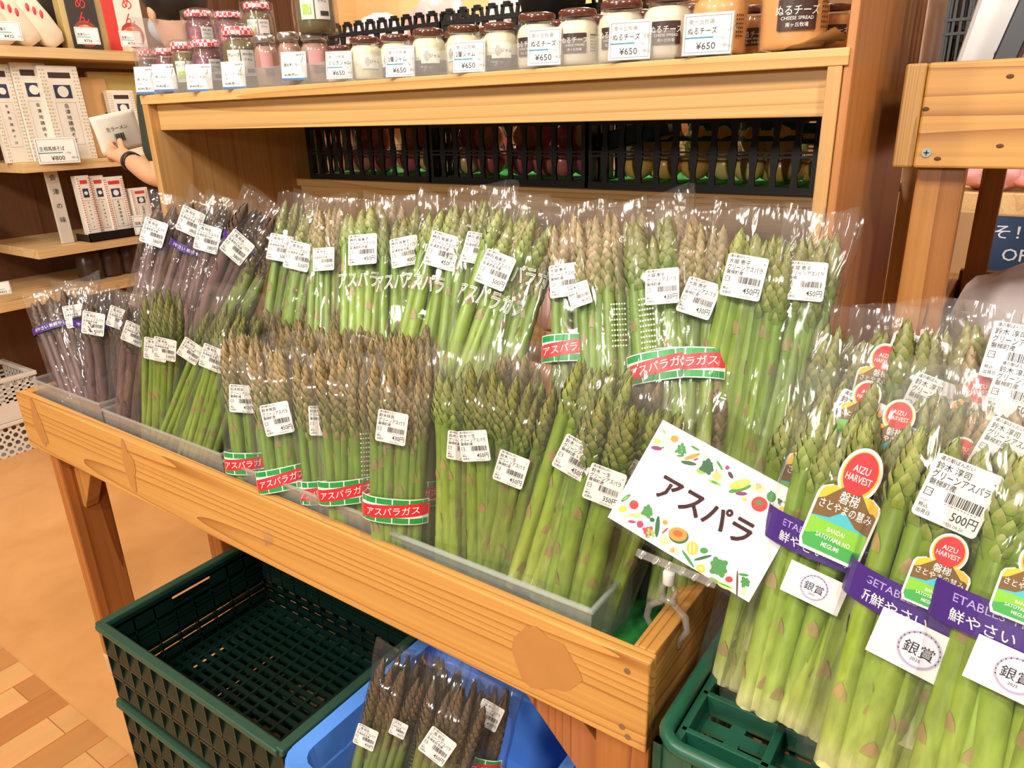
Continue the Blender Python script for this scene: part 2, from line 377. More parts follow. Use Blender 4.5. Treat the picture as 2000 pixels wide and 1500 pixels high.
for px, py in ((1973, 149), (1808, 213), (1953, 285), (1831, 310)):
    p = at(px, py, 1.0596) - so; b = MB(); b.blob(p, .004, .0006, .0025, 10, 6); b.build('knot_hole', plain((92, 56, 24), .7, name='knot'), t)
# ------------------------------------------------------------------ perforated crates and baskets
def lattice_basket(name, x0, x1, y0, y1, z0, z1, label, group=None, bars=None, crown=False):
    o = V(((x0 + x1) / 2, (y0 + y1) / 2, z0)); t = thing(name, label, 'basket', o, group); W_, D_, H = x1 - x0, y1 - y0, z1 - z0
    def wall(L_, M, nb):
        b = MB(); pitch = L_ / nb; zs = [i / 16 for i in range(17)]
        for i in range(nb + 1):
            x = -L_ / 2 + i * pitch; ends = i in (0, nb)
            pts_l, pts_r = [], []
            for s in zs:
                hw = .0040 + .0030 * abs(math.cos(2 * PI * s)) ** 1.5 if not ends else .007
                hw *= pitch / .034
                pts_l.append((x - hw, s * H)); pts_r.append((x + hw, s * H))
            for k in range(16):
                q = [V((pts_l[k][0], 0, pts_l[k][1])), V((pts_r[k][0], 0, pts_r[k][1])), V((pts_r[k + 1][0], 0, pts_r[k + 1][1])), V((pts_l[k + 1][0], 0, pts_l[k + 1][1]))]
                q2 = [p + V((0, .006, 0)) for p in q]
                b.add([M @ p for p in q + q2], [(0, 1, 2, 3), (7, 6, 5, 4), (0, 3, 7, 4), (1, 5, 6, 2)])
        for z, h in ((0, .012), (H * .47, .0035), (H * .53, .0035), (H - .008, .008)):
            b.box(-L_ / 2, L_ / 2, -.0015, .0075, z, z + h, M=M)
        if crown:
            for i in range(nb):
                x = -L_ / 2 + (i + .5) * pitch
                for dx in (-.011, .011): b.bar(M @ V((x + dx, .003, H)), M @ V((x + dx * .75, .003, H + .013)), .006, .005)
                b.box(x - .012, x + .012, 0, .006, H + .011, H + .016, M=M); b.box(x - .006, x + .006, -.001, .007, H + .015, H + .02, M=M)
        return b
    nb = bars or round(W_ / .034); nd = max(4, round(D_ / .04))
    wall(W_, Matrix.Translation((0, -D_ / 2, 0)), nb).build('front_wall', BLK, t)
    wall(W_, Matrix.Translation((0, D_ / 2 - .006, 0)), 4).build('rear_wall', BLK, t)
    for sx in (-1, 1):
        wall(D_ - .02, Matrix.Translation((sx * (W_ / 2 - .004), 0, 0)) @ Matrix.Rotation(PI / 2, 4, 'Z'), nd).build('side_wall', BLK, t)
    b = MB(); b.box(-W_ / 2 + .002, W_ / 2 - .002, -D_ / 2 + .002, D_ / 2 - .002, 0, .006); b.build('bottom', BLK, t)
    return t
for i, (x0, x1, nb, w) in enumerate(((-1.53, -1.135, 11, 'of apples at the left end'), (-1.128, -.732, 11, 'of apples in the middle'), (-.725, -.30, 12, 'of citrus bags at the right'))):
    lattice_basket('lattice_basket', x0, x1, 1.30, 1.58, 1.0575, 1.182, 'black lattice basket with wavy bars ' + w, None, nb)
    b = MB(); b.box(x0 + .012, x1 - .012, 1.312, 1.568, 1.0636, 1.068)
    tag(b.build('turf_liner', plain((40, 170, 60), .8, name='bright_turf')), 'bright green turf liner in the basket ' + w, 'mat')
for i, (x0, x1, w) in enumerate(((-1.40, -1.0, 'behind the silver lid and first brown lid jars'), (-.99, -.59, 'behind the middle brown lid jars'))):
    lattice_basket('lattice_basket', x0, x1, 1.20, 1.45, 1.2575, 1.368, 'black crenellated crate on the top board ' + w, None, 12, True)
# green stacking crates
GC = plain((9, 36, 28), .36, name='green_plastic')
def stacking_crate(name, label, o, Wd, Dp, H, rot=0, wear=True, group=None):
    M = Matrix.Translation(o) @ Matrix.Rotation(rot, 4, 'Z'); t = thing(name, label, 'crate', group=group, M=M)
    def side(L_, T, handle):
        b = MB(); n = round(L_ / .038); p = L_ / n
        z_h = .62 * H
        # thin perforated inner sheet made of strips
        rows = [(0, .10), (.18, .24), (.32, .38), (.46, .58), (.66, .70), (.76, 1.0)]
        for a, c in rows:
            if handle and a > .7:
                hw = L_ * .13
                b.box(-L_ / 2, -hw, .010, .0125, a * H, c * H, M=T); b.box(hw, L_ / 2, .010, .0125, a * H, c * H, M=T)
                b.box(-hw, hw, .010, .0125, .93 * H, H, M=T); b.box(-hw, hw, .010, .0125, a * H, .79 * H, M=T)
            else: b.box(-L_ / 2, L_ / 2, .010, .0125, a * H, c * H, M=T)
        for i in range(n + 1):
            x = -L_ / 2 + i * p; top = .72 * H if handle and abs(x) < L_ * .14 else .93 * H
            b.box(x - .0015, x + .0015, .0, .0125, .04 * H, top, M=T)
            if i < n:
                for a in (.05, .36, .64):   # sloped gussets give the triangular cells
                    q = [V((x, .0005, a * H)), V((x + p, .0005, a * H)), V((x + p, .011, (a + .22) * H)), V((x, .011, (a + .22) * H))]
                    q2 = [k + V((0, 0, .004)) for k in q]
                    b.add([T @ k for k in q + q2], [(3, 2, 1, 0), (4, 5, 6, 7), (0, 1, 5, 4)])
        for a in (.02, .33, .62, .93):
            b.box(-L_ / 2, L_ / 2, 0, .0125, a * H - .002, a * H + .003, M=T)
        return b
    for sy in (0, 1):
        T = Matrix.Translation((0, -Dp / 2, 0)) if sy == 0 else Matrix.Rotation(PI, 4, 'Z') @ Matrix.Translation((0, -Dp / 2, 0))
        side(Wd, T, False).build('long_wall', GC, t)
        T = Matrix.Rotation(PI / 2 if sy else -PI / 2, 4, 'Z') @ Matrix.Translation((0, -Wd / 2, 0))
        side(Dp - .026, T, True).build('short_wall', GC, t)
    b = MB()
    for sx in (-1, 1): b.box(sx * Wd / 2 - .009, sx * Wd / 2 + .009, -Dp / 2 - .004, Dp / 2 + .004, H - .004, H + .008)
    for sy in (-1, 1): b.box(-Wd / 2, Wd / 2, sy * Dp / 2 - .009, sy * Dp / 2 + .009, H - .004, H + .0075)
    b.build('rim', plain((40, 74, 58), .4, name='worn_green_rim') if wear else GC, t, bevel=.003)
    b = MB(); nr = 16; rp = (Dp - .03) / nr
    for i in range(nr + 1): y = -Dp / 2 + .015 + i * rp; b.box(-Wd / 2 + .012, Wd / 2 - .012, y - .0045, y + .0045, .01, .016)
    nc = 14; cp = (Wd - .03) / nc
    for i in range(nc + 1): x = -Wd / 2 + .015 + i * cp; b.box(x - .003, x + .003, -Dp / 2 + .012, Dp / 2 - .012, .009, .017)
    b.build('bottom_grid', GC, t)
    return t
stacking_crate('stacking_crate', 'empty dark green crate under the table, on top of another crate', V((-1.003, .628, .183)), .505, .345, .165)
stacking_crate('stacking_crate', 'lower dark green crate standing on the floor beneath the empty crate', V((-1.003, .628, .0)), .505, .345, .172)
# ------------------------------------------------------------------ asparagus stalks
GA = PI * (3 - 5 ** .5)
def prof(t):
    P = ((0, 1.0), (.5, .97), (.68, .88), (.78, .98), (.86, .92), (.93, .64), (.975, .32), (1.0, .03))
    for (a, x), (b, y) in zip(P, P[1:]):
        if t <= b: return x + (y - x) * (t - a) / (b - a)
    return .03
def lin(c): return srgb(*c)[:3]
def mixc(a, b, t): t = max(0, min(1, t)); return tuple(x + (y - x) * t for x, y in zip(a, b))
KIND = {  # base, mid, top stem; shaft bract; tip bract low, high; where the tip starts
    'green': ((148, 166, 78), (116, 144, 46), (98, 128, 42), (142, 122, 80), (106, 134, 50), (144, 128, 84), .69),
    'brown': ((140, 158, 70), (110, 138, 44), (96, 124, 42), (146, 120, 86), (134, 132, 74), (172, 140, 110), .60),
    'fat': ((168, 182, 86), (132, 158, 54), (110, 138, 46), (162, 134, 94), (130, 160, 60), (156, 148, 94), .76),
    'purple': ((156, 122, 112), (118, 88, 84), (96, 72, 68), (98, 76, 62), (112, 90, 68), (86, 66, 60), .72),
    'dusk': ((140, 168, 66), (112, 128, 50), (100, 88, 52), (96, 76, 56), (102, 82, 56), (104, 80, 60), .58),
}
_sm = {}
def stalk_mesh(kind, var):
    if (kind, var) in _sm: return _sm[kind, var]
    rnd = random.Random(f'{kind}{var}'); C = [lin(c) for c in KIND[kind][:6]]
    vs, fs, cs = [], [], []
    bx, by = rnd.uniform(-1, 1), rnd.uniform(-1, 1); ph = rnd.uniform(0, 6)
    def cen(t): return V((bx * t * t * .9 + .35 * math.sin(3 * t + ph), by * t * t * .6 + .3 * math.cos(2.5 * t + ph), 0))
    def stem(t): return mixc(mixc(C[0], C[1], t / .35), C[2], (t - .4) / .4) if t > .015 else mixc(lin((206, 204, 150)), C[0], .3)
    ts = [0, .012, .1, .2, .3, .4, .5, .6, .7, .76, .8, .84, .88, .91, .94, .96, .98, 1.0]; n = 9
    for t in ts:
        r = prof(t); c = cen(t)
        for k in range(n):
            a = 2 * PI * k / n; e = 1 + .035 * math.cos(3 * a + t * 9 + ph)
            vs.append(V((r * e * math.cos(a), r * e * math.sin(a), t)) + c)
            cs.append(mixc(mixc(stem(t), C[4], (t - .8) / .1), (.06, .07, .02), .3 * (t > KIND[kind][6] + .05)))  # stem darkened under the tip bracts: shade of the gaps painted in
    for i in range(len(ts) - 1):
        for k in range(n): a = i * n + k; b = i * n + (k + 1) % n; fs.append((a, b, b + n, a + n))
    fs.append(tuple(range(n - 1, -1, -1)))
    def bract(t, ang, h, w, lift, col, coltip):
        b0 = len(vs)
        for dt, ws, lf in ((0, 1, .02), (.42, .82, lift * .6), (.75, .45, lift * .9)):
            tt = min(t + dt * h, .999); r = prof(tt) * (1 if tt < .9 else 1) ; r = max(r, prof(t) * .45 if tt > .9 else r)
            for s in (-1, 0, 1):
                a = ang + s * w * ws; rr = r * (1 + lf + (.05 if s == 0 else 0)) + lf * .3
                vs.append(V((rr * math.cos(a), rr * math.sin(a), tt)) + cen(tt)); cs.append(mixc(col, coltip, dt + .25 * abs(s)))
        tt = min(t + h, 1.01); r = prof(min(tt, 1)) * (1 + lift) + lift * .25
        vs.append(V((r * math.cos(ang), r * math.sin(ang), tt)) + cen(tt)); cs.append(coltip)
        for i in (0, 3):
            for k in (0, 1): fs.append((b0 + i + k, b0 + i + k + 1, b0 + i + k + 4, b0 + i + k + 3))
        fs.append((b0 + 6, b0 + 7, b0 + 9)); fs.append((b0 + 7, b0 + 8, b0 + 9))
    ang = rnd.uniform(0, 6)
    for t in (.09, .20, .31, .41, .50, .57, .63):
        bract(t + rnd.uniform(-.02, .02), ang, .052, .62, .07, mixc(C[3], stem(t), .35), C[3]); ang += GA
    t0 = KIND[kind][6]; N = round(66 + (.7 - t0) * 170)
    for i in range(N):
        f = (i / N) ** .8; t = t0 + (.968 - t0) * f
        d = C[5] if rnd.random() > .3 else mixc(C[5], (.06, .04, .03), .35)
        bract(t, ang + rnd.uniform(-.2, .2), .050 - .018 * f, .44 + .24 * f, .36 - .14 * f, mixc(mixc(stem(.7), C[4], .2 + f), (.05, .06, .015), .15), mixc(C[4], d, .35 + f)); ang += GA  # bract bases darkened as well, crevice shade kept in the vertex colour
    me = bpy.data.meshes.new('stalk'); me.from_pydata([tuple(v) for v in vs], [], fs)
    me.polygons.foreach_set('use_smooth', [True] * len(fs)); me.materials.append(STALK)
    a = me.color_attributes.new('Col', 'FLOAT_COLOR', 'POINT'); a.data.foreach_set('color', [x for c in cs for x in (*c, 1)])
    me.update(); _sm[kind, var] = me
    return me
# ------------------------------------------------------------------ printed stickers
LAB = {}
def rrect(w, h, r, n=4):
    pts = []
    for cx_, cz_, a0 in ((w / 2 - r, h / 2 - r, 0), (-w / 2 + r, h / 2 - r, 90), (-w / 2 + r, -h / 2 + r, 180), (w / 2 - r, -h / 2 + r, 270)):
        for k in range(n + 1): a = math.radians(a0 + 90 * k / n); pts.append((cx_ + r * math.cos(a), cz_ + r * math.sin(a)))
    return pts
def price_label(name, place, price, title='グリーンアスパラ'):
    """unit sticker about 1 x 1.02, facing -Y; scaled where it is stuck"""
    k = (name, place, price, title)
    if k in LAB: return LAB[k]
    b = MB(); b.poly([V((x, 0, z)) for x, z in rrect(1, 1.02, .07)], 0)
    f = lambda x, z: V((x, -.008, z))
    b.text('道の駅ばんだい', .075, (-.44, .455), 1, f, 'LEFT')
    b.text(name, .125, (-.45, .335), 1, f, 'LEFT'); b.text('※', .06, (.42, .36), 1, f)
    b.text(title, .150, (-.46, .195), 1, f, 'LEFT', .74 if len(title) > 7 else .9)
    b.text(place, .105, (-.45, .075), 1, f, 'LEFT')
    rnd = random.Random(price); x = -.12
    while x < .42:
        w = rnd.choice((.008, .008, .014, .02)); b.box(x, x + w, -.007, -.0065, -.16, .0, 1); x += w + rnd.choice((.008, .012, .018))
    for i in range(10): b.box(-.1 + i * .05, -.075 + i * .05, -.007, -.0065, -.195, -.178, 2)
    for a in ((-.45, -.33, -.045, -.035), (-.45, -.33, -.155, -.145), (-.45, -.44, -.155, -.035), (-.34, -.33, -.155, -.035)): b.box(a[0], a[1], -.007, -.0065, a[2], a[3], 1)
    b.text('プラ', .055, (-.39, -.095), 1, f)
    b.text('0167', .06, (-.45, -.24), 2, f, 'LEFT'); b.text('税込', .075, (-.45, -.32), 1, f, 'LEFT'); b.text('出荷日', .075, (-.45, -.415), 1, f, 'LEFT')
    b.text(price, .19, (.46, -.31), 1, f, 'RIGHT', .86); b.text('2026.04.20', .07, (.30, -.45), 2, f, 'RIGHT')
    o = b.build('price_label', [WHITE, INK, GREY]); me = o.data; bpy.data.objects.remove(o); LAB[k] = me
    return me
SUZ = ('鈴木咲良', '磐梯町産'); ISS = ('鈴木 一生', '磐梯町産'); UME = ('梅内 裕美子', '会津若松市産'); OHO = ('大堀 恵子', '磐梯町産')
JUN = ('鈴木 淳司', '磐梯町産'); NIH = ('二瓶 昭治', '会津若松市産'); PUR = ('二瓶 昭治', '会津若松市産')
CARDW = plain((230, 228, 224), .5, name='tag_white')
def tag_mesh():
    if 'tag' in LAB: return LAB['tag']
    b = MB(); H = 1.36
    def outline(k):     # half width at height, grown by k
        pts = []
        for i in range(15):
            a = math.radians(-50 + 140 * i / 14); pts.append(((.30 + k) * math.cos(a), .38 + (.30 + k) * math.sin(a)))
        R = [(.44 + k, -.68 - k), (.50 + k, -.60), (.50 + k, .02), (.46 + k, .10), (.30 + k, .17)]
        r = R + pts
        return r + [(-x, z) for x, z in reversed(r)]
    def clip(poly, z0, z1):
        def cut(p, z, keep):
            o = []
            for i in range(len(p)):
                a, c = p[i], p[(i + 1) % len(p)]; ia, ic = keep(a[1] - z), keep(c[1] - z)
                if ia: o.append(a)
                if ia != ic: t = (z - a[1]) / (c[1] - a[1]); o.append((a[0] + t * (c[0] - a[0]), z))
            return o
        return cut(cut(poly, z0, lambda d: d >= 0), z1, lambda d: d <= 0)
    b.poly([V((x, 0, z)) for x, z in outline(.045)], 0); I = outline(0)
    L_ = lambda y: (lambda p: V((p[0], -y, p[1])))
    b.poly([L_(.004)(p) for p in clip(I, -.2, .8)], 1)                       # yellow sky
    b.poly([L_(.006)(p) for p in ((-.5, -.3), (.5, -.3), (.5, -.04), (.44, .0), (.38, -.01), (.12, .20), (.0, .22), (-.14, .20), (-.40, -.02), (-.5, -.06))], 2)   # brown mountain
    b.poly([L_(.008)(p) for p in ((-.5, -.31), (.5, -.31), (.5, -.29), (.26, -.25), (.05, -.13), (-.02, -.12), (-.2, -.24), (-.5, -.28))], 3)      # blue lake
    b.poly([L_(.010)(p) for p in clip(I, -.8, -.29)], 4)
    b.poly([L_(.012)(p) for p in clip(I, -.8, -.52) + []], 5)
    b.poly([L_(.013)((.5 - i / 10, -.50 - .05 * math.sin(i * .7))) for i in range(11)] + [L_(.013)((-.5, -.56)), L_(.013)((.5, -.56))], 5)
    b.poly([L_(.014)((.27 * math.cos(2 * PI * i / 28), .40 + .27 * math.sin(2 * PI * i / 28))) for i in range(28)], 6)
    f = lambda x, z: V((x, -.018, z))
    b.text('AIZU', .125, (0, .46), 7, f); b.text('HARVEST', .125, (0, .34), 7, f, sx=.86)
    b.text('磐梯', .17, (0, .06), 7, f); b.text('さとやまの慧み', .135, (0, -.09), 7, f, sx=.98)
    b.text('BANDAI', .085, (0, -.38), 7, f); b.text('SATOYAMA NO', .085, (0, -.48), 7, f); b.text('MEGUMI', .085, (0, -.58), 7, f)
    o = b.build('brand_tag', [CARDW, plain((240, 178, 44), .45, name='tag_yellow'), plain((112, 82, 34), .45, name='tag_brown'), plain((70, 176, 190), .45, name='tag_blue'), plain((124, 186, 50), .45, name='tag_lime'), plain((60, 158, 70), .45, name='tag_green'), plain((216, 40, 46), .45, name='tag_red'), CARDW])
    LAB['tag'] = o.data; bpy.data.objects.remove(o); return LAB['tag']
def seal_mesh():
    if 'seal' in LAB: return LAB['seal']
    b = MB(); b.poly([V((x, 0, z)) for x, z in ((-.5, -.30), (.5, -.30), (.5, .30), (-.5, .30))], 0)
    for r, y, mi in ((.24, .004, 1), (.228, .006, 2), (.205, .008, 1), (.198, .010, 3)):
        b.poly([V((r * math.cos(2 * PI * i / 28), -y, r * math.sin(2 * PI * i / 28))) for i in range(28)], mi)
    f = lambda x, z: V((x, -.014, z))
    b.text('銀賞', .17, (0, .0), 4, f); b.text('2025', .055, (0, -.12), 4, f)
    for i in range(15):
        a = math.radians(200 - 220 * i / 14); b.box(-.006, .006, -.012, -.011, -.008, .008, 4, Matrix.Translation((.215 * math.cos(a), 0, .215 * math.sin(a))))
    o = b.build('award_paper', [WHITE, plain((196, 190, 208), .4, name='seal_silver'), plain((168, 160, 184), .4, name='seal_grey'), plain((222, 218, 232), .4, name='seal_pale'), INK])
    LAB['seal'] = o.data; bpy.data.objects.remove(o); return LAB['seal']
# ------------------------------------------------------------------ one bagged bundle
PACKS = []
def pack(label, tip, Yt, foot, Yb, w, n, r, kind, L=.275, ext=.022, labels=(), red=None, outline=None, tape=None, tags=(), seals=(), dots=None, d=None, group=None, seed=None, gap=True, mat=None, spread=1.0):
    i = len(PACKS); rnd = random.Random(1000 + i if seed is None else seed)
    T = at(*tip, Yt); z = (T - at(*foot, Yb)).normalized(); B = T - z * L
    y = (B + T) / 2 - CAM; y = (y - z * y.dot(z)).normalized() * .6 + (V((0, 1, 0)) - z * z.y).normalized() * .4
    y = (y - z * y.dot(z)).normalized(); x = y.cross(z)
    M = Matrix((x, y, z)).transposed().to_4x4(); M.translation = B
    t = thing('asparagus_bundle', label, 'asparagus', group=group, M=M); PACKS.append(t)
    d = d or min(.048, w * .62); a0, b0 = w / 2, d / 2; n = round(n * 1.35); r *= 1.02
    # stalks, front row first
    nf = max(2, math.ceil(n * .5)); pos = []
    for k in range(nf): pos.append(((k + .5) / nf * 2 - 1, -.55 - .2 * rnd.random()))
    nb = n - nf
    for k in range(nb): pos.append((((k + .5) / max(nb, 1) * 2 - 1) * .85, .45 + .3 * rnd.random()))
    inv = M.inverted(); P2 = lambda p: (lambda q: (q.dot(to_world(V((1, 0, 0)))) / q.dot(to_world(V((0, 0, 1)))), q.dot(to_world(V((0, 1, 0)))) / q.dot(to_world(V((0, 0, 1))))))(p - CAM)
    pa, pb = P2(B), P2(T); lean = math.degrees(math.atan2(pb[0] - pa[0], pa[1] - pb[1]))
    for k, (u, v) in enumerate(pos):
        rr = r * rnd.uniform(.82, 1.16); ln = L * (rnd.uniform(.93, 1.01) if k % 3 else rnd.uniform(.97, 1.02))
        q = V((u * (a0 - rr) * .86 * spread + rnd.uniform(-.002, .002), v * (b0 - rr), rnd.uniform(0, .004)))
        e = V((u * (a0 - rr) * .95 + rnd.uniform(-.005, .005), v * (b0 - rr) * .9 + rnd.uniform(-.003, .003), ln))
        o = mobj('stalk', stalk_mesh(kind, rnd.randrange(5)), t)
        zz = (e - q).normalized(); xx = V((math.cos(rnd.uniform(0, 6.28)), math.sin(rnd.uniform(0, 6.28)), 0)); xx = (xx - zz * xx.dot(zz)).normalized()
        mm = Matrix((xx, zz.cross(xx), zz)).transposed().to_4x4(); mm.translation = q
        o.matrix_local = mm @ Matrix.Diagonal((rr, rr, (e - q).length, 1))
    # film bag
    b = MB(); H = L + ext; NZ, NK = 26, 40; ph = [rnd.uniform(0, 6.28) for _ in range(8)]; fr = [rnd.randint(2, 7) for _ in range(4)]
    skew = rnd.uniform(-.3, .3)
    for iz in range(NZ + 1):
        s = iz / NZ; zz = -.004 + s * (H + .004); f = max(0, (zz - L * .80) / (H - L * .80)); f = f * f * (3 - 2 * f)
        g = max(0, 1 - s / .04)
        a = a0 + .004 + f * b0 * .25; bb = (b0 + .003) * (1 - f) + .0045 * f; bb *= 1 - .35 * g
        for k in range(NK):
            th = 2 * PI * k / NK; c, q = math.cos(th), math.sin(th)
            px = math.copysign(abs(c) ** .8, c) * a; py = math.copysign(abs(q) ** .8, q) * bb
            wr = .0011 * (math.sin(fr[0] * th + ph[0] + 4 * s) + math.sin(fr[1] * 2 * th + ph[1] - 7 * s)) + .0016 * f * math.sin(fr[2] * th * 2 + ph[2] + 3 * s)
            wr += .0016 * noise.noise(V((c * 2 + i * 3.7, q * 2, zz * 28)))
            dz = 0 if iz < NZ else .004 * math.sin(th * 2 + ph[3]) + skew * .02 * px / a
            b.v.append(V((px + wr * c, py + wr * q * (1 - .4 * f), zz + dz)))
    for iz in range(NZ):
        for k in range(NK): p = iz * NK + k; q = iz * NK + (k + 1) % NK; b.f.append([p, q, q + NK, p + NK]); b.m.append(0)
    b.build('film_bag', mat or FILM, t, True)
    org = inv @ CAM; rot3 = inv.to_3x3()
    def onpack(px, py, off=.0045):
        dd = rot3 @ ray(px, py); return org + dd * ((-(b0 + off) - org.y) / dd.y)
    def msz(p, wpx): return wpx * (M @ p - CAM).dot(to_world(V((0, 0, 1)))) / FPX
    def fy(xx, off=.0052): u = min(.98, abs(xx) / (a0 + .004)); return -(b0 + off) * (1 - u ** 2.5) ** .4
    for j, (px, py, sz, rot, (who, price)) in enumerate(labels):
        rot += 6 * (who is JUN)
        o = mobj('price_label', price_label(who[0], who[1], price), t, onpack(px, py, .0062 + .0012 * j))
        o.rotation_euler = (0, math.radians(rot - lean * .5), 0); q = msz(o.location, sz); o.scale = (q, q, q * (1.12 if sz > 90 else 1.06))
    for px, py, sz, rot, *hz in tags:
        o = mobj('brand_tag', tag_mesh(), t, onpack(px, py, .0125)); o.rotation_euler = (0, math.radians(rot - lean * .5), 0); q = msz(o.location, sz) / 1.09; o.scale = (q, q, q * (hz[0] if hz else 1.2))
    for px, py, sz, rot in seals:
        o = mobj('award_paper', seal_mesh(), t, onpack(px, py, .0078)); o.rotation_euler = (0, math.radians(rot - lean * .5), 0); o.scale = (msz(o.location, sz),) * 3
    def strip(b, x0, x1, z0, z1, mi, off, sl=0):
        n_ = max(2, round((x1 - x0) / .006)); vs = []
        for k in range(n_ + 1):
            xx = x0 + (x1 - x0) * k / n_; vs += [V((xx, fy(xx, off), z0 + sl * xx)), V((xx, fy(xx, off), z1 + sl * xx))]
        b.add(vs, [(2 * k, 2 * k + 2, 2 * k + 3, 2 * k + 1) for k in range(n_)], mi)
    if red:      # printed red and green strip near the foot of the bag
        zc, sl, x0, x1 = onpack(*red[:2]).z, red[2], -a0 * .98, a0 * .98
        h = .034; b = MB()
        strip(b, x0, x1, zc - h / 2, zc + h / 2, 0, .0060, sl)
        nt = 4; tw = (x1 - x0) / nt
        for k in range(nt):
            strip(b, x0 + k * tw + .0008, x0 + (k + 1) * tw - .0008, zc - h / 2 + .0012, zc - h / 2 + .0085, 1, .0063, sl); strip(b, x0 + k * tw + .0008, x0 + (k + 1) * tw - .0008, zc + h / 2 - .0085, zc + h / 2 - .0012, 1, .0063, sl)
        strip(b, x0 - .001, x1 + .001, zc - .0085, zc + .0085, 2, .0066, sl + .1)
        sz = .0118 if a0 > .03 else .0105
        b.text('アスパラガス', sz, (0, zc), 0, lambda xx, q: V((max(x0, min(x1, xx)), fy(max(x0, min(x1, xx)), .0072), q + (sl + .1) * xx)), sx=min(1.0, (x1 - x0) / (6.1 * sz)))
        b.build('printed_strip', [WHITE, GRN, RED], t)
    if outline:  # outlined white lettering on the film
        zc = onpack(*outline[:2]).z; sz = .027; b = MB()
        b.text('アスパラガス', sz, (outline[2] if len(outline) > 2 else 0, zc), 0, lambda xx, q: V((max(-a0, min(a0, xx)), fy(max(-a0, min(a0, xx)), .0062), q)), sx=.60, line=.022)
        b.build('film_lettering', WHITE, t)
    if dots:     # white care text printed down the film
        p0 = onpack(*dots[:2]); b = MB()
        for k in range(dots[2]):
            zz = p0.z - k * .0062
            for j in range(6): strip(b, p0.x - .009 + j * .003, p0.x - .0072 + j * .003, zz, zz + .0018, 0, .0062)
        b.build('film_lettering', plain((214, 220, 200), .5, name='film_print'), t)
    if tape:     # purple printed tape round the bag
        pz = onpack(*tape[:2]).z; h, sl = tape[2], tape[3]; b = MB(); N_ = 36
        for k in range(N_):
            for hz in (-h / 2, h / 2):
                th = 2 * PI * k / N_; c, q = math.cos(th), math.sin(th)
                xx = math.copysign(abs(c) ** .8, c) * (a0 + .0062); yy = math.copysign(abs(q) ** .8, q) * (b0 + .0060)
                b.v.append(V((xx, yy, pz + hz + sl * xx)))
        for k in range(N_): p = 2 * k; q = 2 * ((k + 1) % N_); b.f.append([p, q, q + 1, p + 1]); b.m.append(0)
        big = h > .02
        def tf(xx, q): xx = max(-a0, min(a0, xx)); return V((xx, fy(xx, .0068), pz + q + sl * xx))
        if big:
            b.text('FRESH VEGETABLES  FRESH VEGETABLES', h * .30, (-a0 * .15, h * .24), 2, tf); b.text('新鮮やさい     新鮮やさい', h * .36, (a0 * .1, -h * .2), 1, tf)
        else: b.text('新鮮やさい 新鮮やさい', h * .55, (0, 0), 1, tf)
        b.build('purple_tape', [PURPLE, WHITE, plain((170, 150, 210), .4, name='tape_print')], t)
    return t
# ------------------------------------------------------------------ front row in the table, left to right
def lb(px, py, who, price, sz=50, rot=0): return (px, py, sz * (1 if sz > 90 else 1.14), rot, (who, price))
G1 = 'purple bags'
pack('purple asparagus bag at the far left corner of the table, purple tape high on it', (95, 585), .625, (165, 800), .60, .075, 7, .0085, 'purple', ext=.02, tape=(105, 634, .014, 0), mat=FILMC)
pack('purple asparagus bag second from the left corner, behind the front ones, tilted label', (150, 562), .66, (200, 800), .63, .07, 6, .0085, 'purple', ext=.02, labels=[lb(146, 617, PUR, '430円', 35, -8)], mat=FILMC)
pack('purple asparagus bag with a straight 430 yen label, left front corner', (186, 585), .63, (205, 820), .60, .066, 6, .0088, 'purple', ext=.02, labels=[lb(182, 632, PUR, '430円', 37, 6)], tape=(208, 636, .014, 0), mat=FILMC)
pack('purple asparagus bag behind, with narrow tilted label beside the green bag', (240, 585), .66, (245, 830), .63, .066, 6, .0085, 'purple', ext=.02, labels=[lb(231, 622, PUR, '380円', 35, 14)], tape=(222, 632, .014, 0), mat=FILMC)
pack('purple asparagus bag nearest the slim green bag, low label tilted to the right', (268, 600), .63, (248, 830), .60, .06, 6, .0088, 'purple', ext=.02, labels=[lb(261, 652, PUR, '380円', 36, 14)], mat=FILMC)
pack('slim bright green asparagus bag with two overlapping labels, next to the purple bags', (325, 570), .62, (315, 830), .60, .078, 10, .0060, 'green', ext=.028, labels=[lb(303, 683, NIH, '280円', 38, 2), lb(322, 682, NIH, '330円', 38, 2)])
pack('thin green asparagus bag leaning right, narrow label on its edge, second green bag', (432, 618), .64, (345, 850), .60, .06, 8, .0065, 'green', ext=.04, labels=[lb(372, 686, NIH, '330円', 38, 18)])
pack('leaning green asparagus bag with plain label, left of the brown tipped bags', (478, 606), .65, (402, 860), .60, .085, 11, .0068, 'green', ext=.03, labels=[lb(415, 700, NIH, '380円', 41, 8)])
pack('brown tipped bag with 450 yen label, leftmost of the red and green striped bags', (475, 645), .62, (498, 940), .585, .075, 8, .0076, 'brown', L=.285, ext=-.010, labels=[lb(473, 779, SUZ, '450円', 45, 2)], red=(488, 906, 0), mat=FILMH)
pack('brown tipped bag with a strip half hidden between its two 450 yen neighbours', (515, 660), .66, (545, 960), .62, .06, 7, .0074, 'brown', L=.285, ext=-.010, red=(530, 932, 0), mat=FILMH)
pack('brown tipped striped bag with tilted 450 yen label', (530, 675), .615, (572, 985), .58, .085, 8, .0078, 'brown', L=.285, ext=-.010, labels=[lb(541, 818, SUZ, '450円', 51, -10)], red=(566, 935, .12), mat=FILMH)
pack('brown tipped striped bag with a label mostly covered by the unlabelled bag', (612, 690), .625, (642, 1010), .59, .066, 7, .0074, 'brown', L=.285, ext=-.010, labels=[lb(630, 822, SUZ, '430円', 48, 0)], red=(645, 962, .05), mat=FILMH)
